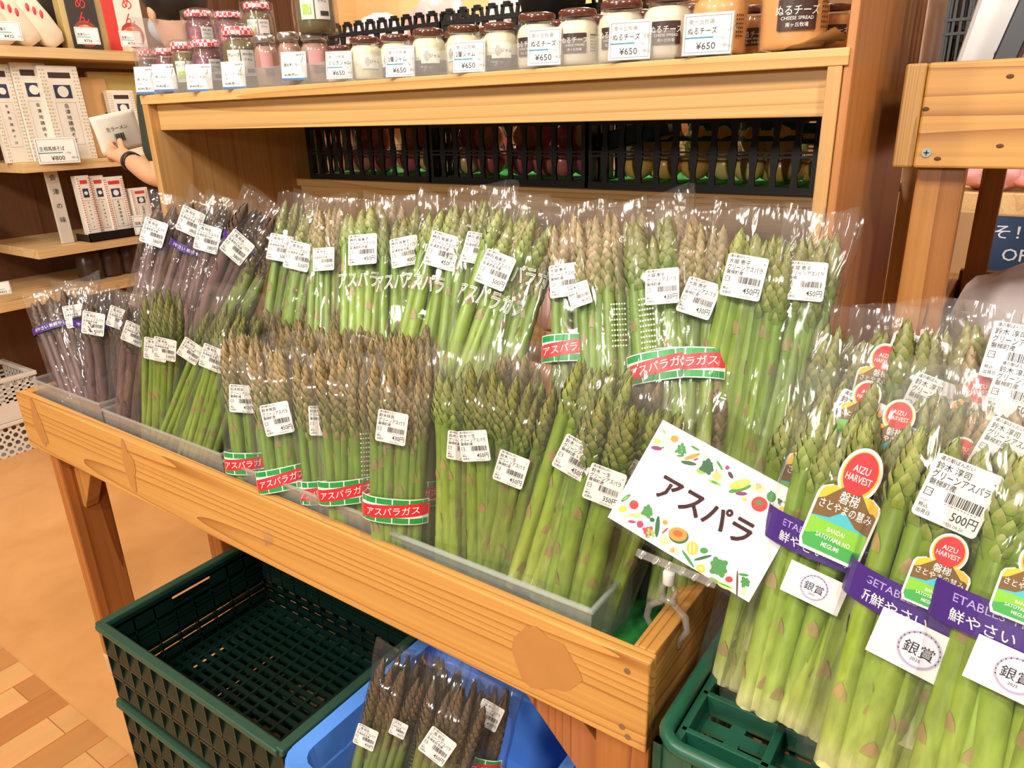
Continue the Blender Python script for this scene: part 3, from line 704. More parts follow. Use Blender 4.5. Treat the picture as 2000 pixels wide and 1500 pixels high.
pack('brown tipped striped bag without a label, white dots down its edge', (675, 680), .61, (690, 1030), .58, .082, 9, .0076, 'brown', L=.285, ext=-.010, red=(672, 962, .16), dots=(716, 850, 14), mat=FILMH)
pack('brown tipped bag with a half hidden grey label, behind the 430 yen bag', (735, 690), .65, (740, 1020), .62, .062, 7, .0074, 'brown', L=.285, ext=-.010, labels=[lb(735, 815, SUZ, '430円', 47, 2)], mat=FILMH)
pack('brown tipped striped bag with 430 yen label, beside the frosted tub', (790, 690), .61, (778, 1040), .58, .088, 10, .0070, 'brown', L=.285, ext=-.010, labels=[lb(765, 835, SUZ, '430円', 54, 6)], red=(766, 998, .05), mat=FILMH)
pack('brown tipped bag wedged between the 430 yen striped bag and the tub', (842, 690), .65, (822, 1020), .61, .05, 6, .0070, 'brown', L=.285, ext=-.010, red=(822, 965, .1), mat=FILMH)
for k, (tx, ty, Y) in enumerate(((505, 622, .70), (565, 626, .695), (622, 634, .69), (680, 638, .69), (740, 646, .69), (802, 654, .69), (560, 594, .745), (622, 596, .745), (684, 600, .745), (747, 608, .745), (812, 618, .745), (868, 636, .73))):
    pack(('second' if k < 6 else 'third') + ' row brown tipped bundle, ' + ('first', 'second', 'third', 'fourth', 'fifth', 'last')[k % 6] + ' from the left, only its tips showing',
         (tx, ty), Y, (tx + 22 - 6 * (k % 6), ty + 330), Y - .02, .078, 12, .0078, 'brown', L=.278, ext=-.014, group='brown tipped bundles behind the striped bags', mat=FILMH)
# tub of thicker green stalks
pack('green asparagus bag at the left end of the frosted tub, tall thick stalks', (888, 712), .62, (888, 1110), .60, .072, 6, .0098, 'fat', L=.275, ext=.02, labels=[lb(900, 872, ISS, '450円', 49, 4)])
pack('green asparagus bag with 450 yen label, second in the frosted tub', (958, 715), .62, (962, 1120), .60, .075, 7, .0085, 'green', L=.275, ext=.022, labels=[lb(926, 871, ISS, '450円', 52, -8)])
pack('green asparagus bag at the back of the tub with a small hidden label', (1010, 690), .67, (985, 1080), .64, .07, 7, .0085, 'brown', L=.275, ext=.016, labels=[lb(996, 840, ISS, '450円', 47, 2)])
pack('green asparagus bag leaning right in the tub, label tilted with it', (1062, 745), .635, (968, 1140), .60, .075, 7, .0085, 'green', L=.275, ext=.022, labels=[lb(998, 917, ISS, '450円', 55, 10)])
pack('green asparagus bag in the rear of the tub, between two leaning ones', (1105, 762), .67, (1040, 1120), .64, .065, 6, .0085, 'green', L=.27, ext=.02, labels=[lb(1060, 905, ISS, '450円', 44, 12)])
pack('large leaning green asparagus bag in the middle of the tub, 450 yen label', (1185, 715), .645, (1050, 1150), .60, .088, 8, .0095, 'fat', L=.285, ext=.022, labels=[lb(1123, 895, ISS, '450円', 63, 18)])
pack('green asparagus bag with the 350 yen label, right part of the tub', (1212, 775), .635, (1112, 1180), .60, .075, 7, .0090, 'green', L=.275, ext=.02, labels=[lb(1180, 950, ISS, '350円', 64, 10)])
pack('green asparagus bag at the right end of the tub, partly behind the sign', (1298, 795), .665, (1172, 1170), .632, .066, 6, .0095, 'fat', L=.275, ext=.024, labels=[lb(1228, 925, ISS, '450円', 56, 18)])
pack('brown tipped bag standing behind the asparagus sign', (1392, 738), .73, (1335, 1040), .70, .07, 7, .0090, 'brown', L=.275, ext=.014)
pack('green asparagus bag behind the right end of the tub', (1262, 735), .70, (1195, 1060), .68, .06, 6, .0085, 'brown', L=.27, ext=.014)
# rear row on the riser, left to right
R = .815; Q = .74
pack('purple asparagus bag leaning in the rear row, leftmost, small upright label', (330, 400), R, (285, 605), Q, .07, 6, .0095, 'purple', L=.27, ext=.018, labels=[lb(300, 454, PUR, '380円', 40, 10)], mat=FILMC)
pack('purple asparagus bag in the rear row, second from the left, label near the tip', (405, 398), R, (330, 620), Q, .068, 6, .0098, 'purple', L=.27, ext=.016, labels=[lb(372, 433, PUR, '380円', 41, 10)], tape=(336, 475, .014, 0), mat=FILMC)
pack('rear purple asparagus bag with tape beside its label', (445, 400), R, (378, 630), Q, .066, 6, .0095, 'purple', L=.27, ext=.016, labels=[lb(405, 466, PUR, '380円', 42, 4)], tape=(428, 470, .014, 0), mat=FILMC)
pack('rear purple asparagus bag leaning furthest right, shiny film, tilted label', (515, 408), R - .01, (405, 640), Q, .072, 6, .0098, 'purple', L=.28, ext=.018, labels=[lb(463, 483, PUR, '380円', 45, 24)], tape=(485, 487, .014, 0), mat=FILMC)
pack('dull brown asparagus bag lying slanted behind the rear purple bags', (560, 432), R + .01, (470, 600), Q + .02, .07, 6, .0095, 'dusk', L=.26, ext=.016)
pack('narrow green bag next to the dull brown one, first green of the rear row', (580, 395), R, (542, 615), Q, .05, 5, .0072, 'green', L=.27, ext=.012, labels=[lb(547, 484, NIH, '500円', 42, 6)])
pack('rear green bag with the 500 yen label under a tall empty film top', (615, 415), R - .01, (578, 620), Q - .01, .062, 6, .0088, 'green', L=.27, ext=.028, labels=[lb(583, 500, NIH, '500円', 45, 10)])
pack('dense green bag in the rear row with a narrow label strip', (645, 405), R, (640, 620), Q, .072, 8, .0074, 'brown', L=.27, ext=.018, labels=[lb(632, 506, NIH, '500円', 38, 0)])
pack('rear green bag with straight 450 yen label over white outlined lettering', (715, 412), R - .01, (708, 620), Q - .01, .082, 7, .0092, 'fat', L=.27, ext=.018, labels=[lb(708, 487, UME, '450円', 51, 0)], outline=(708, 545, .018))
pack('rear green bag with the 400 yen label', (795, 412), R, (790, 620), Q, .08, 7, .0088, 'green', L=.27, ext=.022, labels=[lb(790, 491, UME, '400円', 50, -6)], outline=(785, 548, .01))
pack('green bag hidden deep in the rear row between the 400 and 450 yen ones', (760, 398), R + .03, (752, 600), Q + .03, .07, 7, .0085, 'brown', L=.26, ext=.016)
pack('rear green bag with tilted 450 yen label and outlined lettering', (882, 415), R - .01, (832, 650), Q - .01, .084, 7, .0095, 'fat', L=.275, ext=.022, labels=[lb(865, 490, UME, '450円', 56, 12)], outline=(848, 555, .005))
pack('rear green bag with the 330 yen label, shiny crumpled film top', (940, 395), R + .01, (915, 620), Q + .01, .082, 8, .0080, 'green', L=.27, ext=.024, labels=[lb(933, 485, UME, '330円', 51, 12)], outline=(918, 512, 0))
pack('rear green bag leaning right with a low tilted 500 yen label', (1022, 420), R - .01, (940, 660), Q - .015, .088, 7, .0098, 'fat', L=.28, ext=.026, labels=[lb(967, 527, UME, '500円', 56, 14)], outline=(962, 585, .0))
pack('dark green leaning bag with outlined lettering on its right edge', (1062, 430), R + .01, (1002, 660), Q, .07, 7, .0080, 'brown', L=.275, ext=.014, outline=(1035, 540, .0))
pack('green bag fanning out to the left with 450 yen label and printed strip', (1125, 428), R, (1122, 700), Q, .075, 8, .0080, 'brown', L=.275, ext=.02, labels=[lb(1103, 547, OHO, '450円', 54, -4)], red=(1120, 678, 0))
pack('green bag right of it with white care text down the film', (1180, 425), R, (1190, 690), Q, .085, 9, .0080, 'brown', L=.275, ext=.02, dots=(1208, 595, 9), labels=[lb(1131, 575, OHO, '430円', 39, -14)])
pack('tall filmed green bag with straight 430 yen label and red strip', (1275, 430), R - .01, (1298, 725), Q - .01, .078, 7, .0088, 'green', L=.28, ext=.03, labels=[lb(1293, 559, OHO, '430円', 58, 2)], red=(1302, 712, .04), dots=(1262, 585, 10))
pack('green bag with a tilted 430 yen label, red strip behind its neighbour', (1368, 430), R + .01, (1345, 720), Q, .085, 9, .0080, 'brown', L=.275, ext=.016, labels=[lb(1365, 582, OHO, '430円', 60, 20)], red=(1352, 708, .04))
pack('big pale green bag with thick stalks and a tall film top, 450 yen label', (1488, 455), R - .02, (1398, 880), Q - .02, .095, 7, .0105, 'fat', L=.30, ext=.032, labels=[lb(1453, 541, OHO, '450円', 68, 8)])
pack('green bag right of the big pale one, glossy film, no label', (1562, 460), R - .02, (1490, 890), Q - .02, .082, 8, .0085, 'green', L=.29, ext=.026)
pack('last green bag of the rear row against the brown end panel', (1600, 460), R - .005, (1545, 760), Q, .06, 6, .0080, 'green', L=.275, ext=.026, labels=[lb(1574, 549, OHO, '450円', 63, 4)])
pack('green bundle behind the 500 yen bag, tips only', (1015, 405), R + .035, (1000, 620), Q + .03, .07, 7, .0080, 'green', L=.26, ext=.016)
pack('brownish bundle behind the tall filmed 430 yen bag, tips only', (1235, 425), R + .03, (1240, 650), Q + .03, .07, 8, .0080, 'brown', L=.26, ext=.014)
pack('brownish bundle behind the tilted 430 yen bag, tips only', (1330, 425), R + .035, (1325, 650), Q + .03, .07, 8, .0080, 'brown', L=.26, ext=.014)
# big award bags in the right foreground
pack('award bag half hidden behind the sign, red sun tag beside the sign corner', (1620, 790), .72, (1470, 1330), .63, .105, 9, .0108, 'fat', L=.31, ext=.035, d=.046, tape=(1550, 1035, .026, -.05), tags=[(1590, 918, 112, 12, 1.45)], seals=[(1552, 1080, 110, 14)])
pack('front award bag whose big tag stands upright, left of the 500 yen one', (1700, 815), .63, (1510, 1455), .55, .105, 10, .0102, 'fat', L=.285, ext=.03, d=.046, tape=(1650, 1082, .028, -.05), tags=[(1656, 985, 118, 14, 1.5)], seals=[(1590, 1148, 112, 14)])
pack('front award bag with the 500 yen label and a smaller tag above its seal', (1935, 870), .60, (1680, 1620), .515, .12, 11, .0105, 'fat', L=.29, ext=.03, d=.048, tape=(1815, 1205, .029, -.05), labels=[lb(1868, 968, JUN, '500円', 118, 10)], tags=[(1838, 1118, 102, 12)], seals=[(1795, 1270, 168, 14)])
pack('award bag cut by the right edge, its tag and seal half out of frame', (2080, 900), .58, (1890, 1640), .50, .11, 10, .0105, 'fat', L=.285, ext=.03, d=.048, tape=(1990, 1235, .029, -.05), tags=[(2015, 1140, 105, 12)], seals=[(1985, 1320, 160, 14)])
pack('award bag in the second row with a big tilted 500 yen label', (1800, 765), .69, (1660, 1230), .60, .095, 8, .0098, 'green', L=.28, ext=.03, labels=[lb(1780, 905, JUN, '500円', 112, 14)], tags=[(1745, 850, 90, 8)])
pack('award bag in the second row, label tip covered by a stalk, above the upright tag', (1690, 745), .71, (1560, 1180), .62, .09, 8, .0096, 'green', L=.28, ext=.03, labels=[lb(1672, 832, JUN, '500円', 104, 12)], tags=[(1682, 805, 80, 10)])
pack('award bag in the second row, its label behind the front 500 yen label', (1905, 795), .68, (1780, 1230), .59, .095, 8, .0098, 'green', L=.28, ext=.03, labels=[lb(1925, 935, JUN, '500円', 112, 14)], tags=[(1868, 915, 80, 8)])
pack('award bag in the second row by the right edge, dark tips over a label', (1995, 800), .66, (1900, 1230), .58, .09, 8, .0098, 'brown', L=.28, ext=.03, labels=[lb(1965, 880, JUN, '500円', 96, 16)])
pack('award bag at the back left, tips against the brown panel', (1680, 650), .77, (1590, 1010), .70, .085, 7, .0096, 'green', L=.275, ext=.028, tags=[(1718, 735, 82, 8)])
pack('award bag at the back with the label facing squarely, second from the left', (1772, 650), .78, (1700, 1010), .70, .085, 7, .0096, 'green', L=.275, ext=.022, labels=[lb(1782, 712, JUN, '500円', 100, 8)])
pack('award bag in the middle of the back row, tall tips and a low label', (1852, 640), .76, (1780, 1010), .69, .085, 7, .0096, 'green', L=.275, ext=.022, labels=[lb(1816, 792, JUN, '500円', 94, 14)])
pack('award bag at the back with two pointed dark tips above its red sun tag', (1925, 632), .76, (1870, 1010), .69, .08, 7, .0096, 'green', L=.275, ext=.02, tags=[(1908, 800, 92, 4)])
pack('award bag at the back right with stacked labels, by the edge of the photo', (1985, 665), .74, (1940, 1010), .67, .08, 7, .0096, 'brown', L=.275, ext=.02, labels=[lb(1985, 690, JUN, '500円', 88, 6), lb(1990, 765, JUN, '500円', 96, 8)])
# spare bags in the blue bin below the table
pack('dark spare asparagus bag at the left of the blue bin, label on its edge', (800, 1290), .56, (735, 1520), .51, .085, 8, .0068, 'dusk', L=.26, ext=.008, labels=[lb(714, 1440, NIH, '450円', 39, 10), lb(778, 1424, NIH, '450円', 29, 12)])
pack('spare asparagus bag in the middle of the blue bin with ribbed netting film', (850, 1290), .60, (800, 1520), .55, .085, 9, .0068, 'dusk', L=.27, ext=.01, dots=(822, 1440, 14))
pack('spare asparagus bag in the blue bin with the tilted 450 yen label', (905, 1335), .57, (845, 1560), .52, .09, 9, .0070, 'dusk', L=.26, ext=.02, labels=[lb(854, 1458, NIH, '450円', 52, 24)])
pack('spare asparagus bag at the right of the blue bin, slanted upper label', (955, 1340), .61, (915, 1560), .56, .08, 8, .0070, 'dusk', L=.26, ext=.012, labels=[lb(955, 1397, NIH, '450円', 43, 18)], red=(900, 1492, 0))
# ------------------------------------------------------------------ trays and tub in the table
def open_box(name, label, cat, x0, x1, y0, y1, z0, z1, mat, wall=.0016, lip=.004, taper=.004):
    o = V(((x0 + x1) / 2, (y0 + y1) / 2, z0)); t = thing(name, label, cat, o); a, c, H = (x1 - x0) / 2, (y1 - y0) / 2, z1 - z0
    b = MB(); N = 6
    def ring(g, z):
        return [V((x * (a - g), y * (c - g), z)) for x, y in ((-1, -1), (1, -1), (1, 1), (-1, 1))]
    L0, L1 = ring(taper, 0), ring(0, H); I1, I0 = ring(wall, H), ring(taper + wall, wall)
    b.add(L0 + L1 + I1 + I0, [(3, 2, 1, 0)] + [(i, (i + 1) % 4, 4 + (i + 1) % 4, 4 + i) for i in range(4)] + [(4 + i, 4 + (i + 1) % 4, 8 + (i + 1) % 4, 8 + i) for i in range(4)] + [(8 + i, 8 + (i + 1) % 4, 12 + (i + 1) % 4, 12 + i) for i in range(4)] + [(12, 13, 14, 15)])
    b.build('tub_body', mat, t)
    b = MB()
    for sx in (-1, 1): b.box(sx * a - lip / 2, sx * a + lip / 2, -c - lip / 2, c + lip / 2, H - .003, H + .0012)
    for sy in (-1, 1): b.box(-a, a, sy * c - lip / 2, sy * c + lip / 2, H - .003, H + .0012)
    b.build('rim', mat, t, bevel=.0008)
    return t
open_box('clear_tray', 'clear plastic tray holding the purple asparagus at the left corner', 'tray', -1.556, -1.298, .563, .70, .636, .737, TRAYM)
open_box('clear_tray', 'clear plastic tray under the slim bright green bags', 'tray', -1.292, -.944, .563, .70, .636, .728, TRAYM)
open_box('clear_tray', 'clear plastic tray under the red and green striped bags', 'tray', -.938, -.606, .563, .70, .636, .719, TRAYM)
open_box('frosted_tub', 'frosted white plastic tub holding thick green asparagus, right end of the table', 'tub', -.592, -.306, .564, .668, .632, .707, BOXM, lip=.006)
# ------------------------------------------------------------------ asparagus sign with its clip
def sign():
    P = [CAM + ray(*q).normalized() * .70 for q in ((1295, 822), (1583, 975), (1457, 1175), (1187, 1008))]
    C = sum(P, V()) / 4; x = ((P[1] - P[0]) + (P[2] - P[3])).normalized(); z = (P[0] + P[1] - P[2] - P[3]); z = (z - x * z.dot(x)).normalized(); y = z.cross(x)
    w, h = ((P[1] - P[0]).length + (P[2] - P[3]).length) / 2, ((P[0] - P[3]).length + (P[1] - P[2]).length) / 2
    M = Matrix((x, y, z)).transposed().to_4x4(); M.translation = C
    t = thing('asparagus_sign', 'white card reading アスパラ with painted vegetables, clipped to the table end', 'sign', M=M)
    b = MB(); b.box(-w / 2, w / 2, 0, .0006, -h / 2, h / 2, 0); cols = {}; mats = [plain((250, 249, 246), .45, name='sign_card')]
    def mi(c):
        if c not in cols: cols[c] = len(mats); mats.append(plain(c, .5, name='sign_print'))
        return cols[c]
    lay = [.00005]
    def uv(X, Y):
        X -= 435; Y -= 60; D = 840 * 550 + 355 * 460; u = (X * 550 + Y * 355) / D; v = (840 * Y - 460 * X) / D
        return (u - .5) * w, (.5 - v) * h
    k = w / 957.0; rnd = random.Random(4)
    def shape(X, Y, rx, ry, rot, c, n=18, wob=0):
        cx_, cz_ = uv(X, Y); lay[0] += .000006; pts = []
        a = -math.radians(rot - 28.7)
        for i in range(n):
            th = 2 * PI * i / n; e = 1 + (wob * rnd.uniform(-1, 1) if wob else 0)
            px, pz = rx * k * e * math.cos(th), ry * k * e * math.sin(th)
            pts.append(V((cx_ + px * math.cos(a) - pz * math.sin(a), -lay[0], cz_ + px * math.sin(a) + pz * math.cos(a))))
        b.poly(pts, mi(c))
    G, DG, LG, OR, YE, RD, PU, BE, MG = (64, 140, 62), (34, 96, 50), (150, 190, 80), (238, 150, 40), (246, 200, 60), (220, 50, 44), (128, 40, 110), (232, 210, 160), (180, 40, 90)
    for s in ((462, 205, 75, 13, 66, (246, 232, 196)), (440, 128, 16, 8, 60, LG), (505, 172, 25, 23, 0, OR), (397, 183, 22, 16, 0, YE), (392, 222, 34, 14, 8, PU), (430, 220, 10, 6, 0, G),
              (610, 276, 50, 13, -20, OR), (648, 262, 10, 5, -20, G), (588, 312, 48, 13, 10, DG), (630, 229, 30, 8, 30, G), (632, 292, 16, 7, -20, MG), (535, 270, 20, 7, 5, G), (700, 275, 60, 2, 12, LG),
              (668, 356, 34, 22, 0, LG), (775, 330, 34, 8, 60, G), (790, 400, 70, 5, 75, (220, 224, 180)), (755, 390, 27, 26, 0, (240, 196, 110)), (755, 360, 4, 14, 0, (200, 160, 80)), (742, 424, 40, 11, 22, LG), (740, 424, 20, 5, 22, G), (820, 343, 13, 13, 0, MG), (838, 385, 24, 12, 60, (60, 50, 50)),
              (890, 462, 70, 16, -18, G), (892, 436, 66, 26, -18, YE), (900, 430, 50, 16, -18, (248, 214, 100)), (897, 488, 34, 12, 0, PU), (915, 520, 14, 12, 0, YE), (998, 462, 42, 26, 20, BE), (1000, 547, 47, 45, 0, RD), (996, 540, 18, 16, 0, G), (1070, 508, 27, 32, 0, G), (1070, 480, 4, 8, 0, DG),
              (1068, 580, 14, 13, 0, RD), (1118, 540, 8, 18, 0, LG), (1140, 575, 28, 13, 10, YE), (1165, 543, 30, 11, 10, LG), (1125, 620, 28, 7, 55, RD), (1085, 628, 30, 9, 20, (240, 220, 170)), (1105, 637, 12, 11, 0, (190, 140, 90)),
              (195, 503, 38, 11, -40, G), (195, 503, 20, 5, -40, LG), (175, 565, 27, 20, -20, YE), (246, 542, 29, 28, 0, RD), (244, 520, 12, 6, 0, G), (240, 600, 64, 9, -12, (240, 224, 120)), (250, 610, 60, 7, 5, (248, 232, 150)), (232, 637, 25, 9, 5, MG), (283, 652, 21, 22, 0, MG), (390, 665, 66, 14, 95, DG), (358, 627, 16, 14, 20, DG), (438, 642, 16, 15, 0, OR), (436, 688, 26, 6, -45, RD),
              (518, 716, 60, 48, 10, DG), (514, 708, 56, 42, 10, OR), (514, 704, 30, 20, 10, (232, 90, 40)), (432, 745, 34, 26, 0, BE), (485, 795, 27, 22, 0, (226, 204, 160)), (600, 785, 36, 40, 0, (242, 190, 70)), (586, 786, 5, 36, 0, (250, 224, 150)), (610, 786, 5, 36, 0, (250, 224, 150)), (668, 797, 24, 18, 0, G), (572, 842, 62, 9, 55, G), (660, 836, 56, 9, -18, DG), (646, 893, 27, 24, 0, YE), (646, 893, 14, 10, 0, (250, 226, 120)),
              (728, 958, 36, 12, 30, LG), (785, 985, 46, 17, 20, (190, 210, 130)), (785, 982, 40, 4, 20, G), (810, 950, 22, 18, 0, RD), (856, 975, 84, 6, 92, (100, 50, 36)), (895, 925, 30, 8, 5, G), (893, 1012, 14, 28, 10, (246, 240, 170))):
        shape(*s)
    for X, Y, n, r, sp, c in ((545, 235, 9, 14, 34, G), (700, 335, 9, 22, 34, DG), (330, 580, 9, 18, 30, G), (335, 690, 7, 18, 28, (200, 60, 70)), (350, 700, 6, 12, 30, LG), (752, 885, 10, 26, 44, G), (905, 962, 6, 16, 24, G), (1118, 532, 3, 12, 8, DG), (1000, 445, 6, 6, 20, (200, 160, 100)), (480, 795, 5, 5, 14, (180, 140, 90))):
        for i in range(n):
            a = 2 * PI * i / n; d = sp * (.4 + .6 * ((i * 7) % 5) / 4); shape(X + d * math.cos(a), Y + d * math.sin(a) * .8, r, r * .7, math.degrees(a), c)
    b.text('アスパラ', .0265, (.0005, -.001), mi((92, 28, 44)), lambda X, Z: V((X, -.0008, Z)), sx=.90, line=None)
    for dx, dz in ((.0006, 0), (-.0006, 0), (0, .0006), (0, -.0006), (.0004, .0004), (-.0004, .0004), (.0004, -.0004), (-.0004, -.0004)):
        b.text('アスパラ', .0265, (.0005 + dx, -.001 + dz), mi((92, 28, 44)), lambda X, Z: V((X, -.00085, Z)), sx=.90)
    b.build('card', mats, t)
    b = MB(); b.box(-w / 2 - .003, w / 2 + .003, -.0012, -.001, -h / 2 - .004, h / 2 + .002); b.build('laminate_film', film('laminate', .01, .01, crink=.02, rough=.05), t)
    # clear holder: bar, bracket, white joint, spring clip
    inv = M.inverted(); clear = film('clear_holder', .14, .10, crink=.25, scale=90, rough=.08)
    pa, pb = inv @ (CAM + ray(1243, 1078).normalized() * .697), inv @ (CAM + ray(1398, 1142).normalized() * .697)
    b = MB(); b.bar(pa, pb, .007, .009, up=V((0, 1, 0)))
    for i in range(6): q = pa.lerp(pb, (i + .5) / 6); b.bar(q + V((-.0008, -.006, -.004)), q + V((.0008, -.006, .004)), .004, .003, up=V((0, 1, 0)))
    b.build('holder_bar', clear, t, bevel=.001)
    J = inv @ V((-.242, .612, .742)); mid = pa.lerp(pb, .48)
    b = MB(); b.tube([pa.lerp(pb, .30), J + V((-.006, 0, .012)), J + V((.006, 0, .012)), pa.lerp(pb, .66)], .0017, 6); b.build('holder_bracket', clear, t, True)
    wz = inv.to_3x3() @ V((0, 0, 1)); wx = inv.to_3x3() @ V((1, 0, 0))
    b = MB(); b.tube([J + wz * .010, J + wz * .008, J - wz * .004, J - wz * .006], [.0058, .0066, .0066, .005], 16); b.build('swivel_joint', plain((240, 240, 238), .35, name='white_plastic'), t, True)
    for s in (-1, 1):
        b = MB(); pts = [J - wz * .004 + wx * .003 * s, J - wz * .014 + wx * .008 * s, J - wz * .026 + wx * .004 * s, J - wz * .040 + wx * .020 * s, J - wz * .056 + wx * .023 * s, J - wz * .072 + wx * .0145 * s, J - wz * .082 + wx * .015 * s]
        b.tube(pts, [.003, .0036, .004, .004, .0036, .003, .0022], 8); b.build('clip_jaw', clear, t, True)
    b = MB(); b.tube([J - wz * .026 - wx * .009, J - wz * .026 + wx * .009], .0045, 12); b.build('clip_spring', clear, t, True)
sign()
# ------------------------------------------------------------------ green crates under the award bags
def upturned_crate(name, label, o, Wd, Dp, H, top=True):
    t = thing(name, label, 'crate', o); G2 = GC2
    def wall(L_, T):
        b = MB(); n = round(L_ / .03)
        for z0, z1 in ((0, .02), (.12 * H, .2 * H), (.45 * H, .55 * H), (.80 * H, H)): b.box(-L_ / 2, L_ / 2, 0, .004, z0, z1, M=T)
        for i in range(n + 1): x = -L_ / 2 + L_ * i / n; b.box(x - .004, x + .004, -.004, .004, 0, H, M=T)
        return b
    for k, (L_, T) in enumerate(((Wd, Matrix.Translation((0, -Dp / 2, 0))), (Wd, Matrix.Rotation(PI, 4, 'Z') @ Matrix.Translation((0, -Dp / 2, 0))), (Dp, Matrix.Rotation(PI / 2, 4, 'Z') @ Matrix.Translation((0, -Wd / 2, 0))), (Dp, Matrix.Rotation(-PI / 2, 4, 'Z') @ Matrix.Translation((0, -Wd / 2, 0))))):
        wall(L_, T).build('wall', G2, t)
    b = MB(); a, c = Wd / 2, Dp / 2; r = .022; pts = []
    for sx, sy, a0 in ((1, 1, 0), (-1, 1, 90), (-1, -1, 180), (1, -1, 270)):
        for i in range(6): th = math.radians(a0 + 18 * i); pts.append(V((sx * (a - r) + r * math.cos(th), sy * (c - r) + r * math.sin(th), H)))
    pts.append(pts[0]); b.tube(pts, .0075, 8, cap=False); b.build('rim', G2, t, True)
    b = MB(); nx = 7
    for i in range(nx + 1): x = -a + .012 + i * (Wd - .024) / nx; b.box(x - .004, x + .004, -c + .006, c - .006, H - .028, H - .004)
    for y in (-c + .03, -c + .085, 0, c - .085, c - .03): b.box(-a + .01, a - .01, y - .003, y + .003, H - .028, H - .004)
    b.build('top_ribs', G2, t, bevel=.001)
    b = MB(); ny = 13
    for i in range(ny):
        y = -c + .01 + i * (Dp - .02) / ny
        b.box(-a + .01, a - .01, y, y + (Dp - .02) / ny * .60, H - .03, H - .026)
    for i in range(nx * 2 + 1): x = -a + .012 + i * (Wd - .024) / (nx * 2); b.box(x - .007, x + .007, -c + .008, c - .008, H - .0302, H - .0262)
    b.build('slotted_plate', G2, t)
    return t
GC2 = plain((26, 84, 64), .35, name='green_crate_plastic')
upturned_crate('display_crate', 'green slotted crate carrying the award asparagus bags at the lower right', V((.082, .668, .325)), .56, .34, .325)
upturned_crate('display_crate', 'green crate on the floor beneath the slotted display crate', V((.082, .668, 0)), .56, .34, .322)
# ------------------------------------------------------------------ blue bin under the table
def bin_():
    t = thing('blue_bin', 'bright blue plastic bin of spare asparagus under the table', 'bin', (-.558, .615, .182)); BL = plain((92, 150, 240), .36, name='blue_plastic'); H = .172; a, c = .165, .163
    b = MB()
    def ring(a, c, r, z):
        o = []
        for sx, sy, a0 in ((1, 1, 0), (-1, 1, 90), (-1, -1, 180), (1, -1, 270)):
            for i in range(5): th = math.radians(a0 + 22.5 * i); o.append(V((sx * (a - r) + r * math.cos(th), sy * (c - r) + r * math.sin(th), z)))
        return o
    R = [ring(a - .03, c - .03, .02, 0), ring(a - .012, c - .012, .025, H * .72), ring(a - .010, c - .010, .026, H * .72 + .003), ring(a - .006, c - .006, .028, H - .004), ring(a + .012, c + .012, .03, H), ring(a + .014, c + .014, .03, H - .014), ring(a + .012, c + .012, .03, H - .016), ring(a - .004, c - .004, .028, H - .012)]
    for r in R[:5]: b.v += r
    n = 20
    for i in range(4):
        for k in range(n): b.f.append([i * n + k, i * n + (k + 1) % n, (i + 1) * n + (k + 1) % n, (i + 1) * n + k]); b.m.append(0)
    b.f.append(list(range(n))[::-1]); b.m.append(0)
    o = b.build('bin_body', BL, t, False); md = o.modifiers.new('wall', 'SOLIDIFY'); md.thickness = .003
    b = MB()
    for r in R[4:6]: b.v += r
    for k in range(n): b.f.append([k, (k + 1) % n, n + (k + 1) % n, n + k]); b.m.append(0)
    o = b.build('rim_skirt', BL, t); md = o.modifiers.new('wall', 'SOLIDIFY'); md.thickness = .003
    b = MB()
    for i in range(4):
        x = -a + .06 + i * (2 * a - .12) / 3
        b.add([V((x - .01, -c + .008, H - .01)), V((x + .01, -c + .008, H - .01)), V((x, -c + .026, H * .2))], [(0, 1, 2)])
    for y in (-.08, .0, .08):
        for s in (-1, 1): b.add([V((s * (a - .008), y - .006, H - .01)), V((s * (a - .008), y + .006, H - .01)), V((s * (a - .03), y, H * .15))], [(0, 1, 2)])
    b.build('wall_ribs', BL, t)
bin_()
stacking_crate('stacking_crate', 'dark green crate on the floor under the blue bin', V((-.552, .62, 0)), .32, .33, .172)
# ------------------------------------------------------------------ jars on the top board
def checker(name, c1, c2, s):
    m, nt, b = newmat(name); L = nt.links.new; tc = nt.nodes.new('ShaderNodeTexCoord'); k = nt.nodes.new('ShaderNodeTexChecker'); k.inputs['Scale'].default_value = s
    k.inputs['Color1'].default_value = srgb(*c1); k.inputs['Color2'].default_value = srgb(*c2); L(tc.outputs['Object'], k.inputs['Vector']); L(k.outputs['Color'], b.inputs['Base Color']); b.inputs['Roughness'].default_value = .35
    return m
GING = checker('gingham', (214, 40, 60), (246, 206, 208), 150)
BRLID = plain((92, 48, 34), .22, coat=.6, name='brown_lid'); SILV = plain((206, 200, 192), .22, .9, name='silver_lid')
CREAM = plain((238, 232, 196), .35, name='milk_jam'); CHEESE = plain((240, 230, 204), .35, name='cheese_spread'); ORNG = plain((226, 164, 98), .35, name='tomato_cheese'); BERRY = plain((60, 44, 52), .3, name='berry_layer')
PINKJ = plain((176, 132, 112), .25, name='apple_jam'); JAMG = plain((112, 98, 58), .25, name='grape_jam'); JAMP = plain((120, 74, 80), .25, name='plum_jam')
DKLAB = plain((62, 38, 34), .45, name='dark_sticker'); GOLD = plain((214, 178, 96), .4, name='gold_print'); PALE = plain((226, 224, 214), .5, name='pale_sticker'); LIME = plain((170, 200, 90), .5, name='lime_print'); TEAL = plain((30, 128, 146), .5, name='teal_line'); NAVY = plain((36, 92, 152), .5, name='blue_strip')
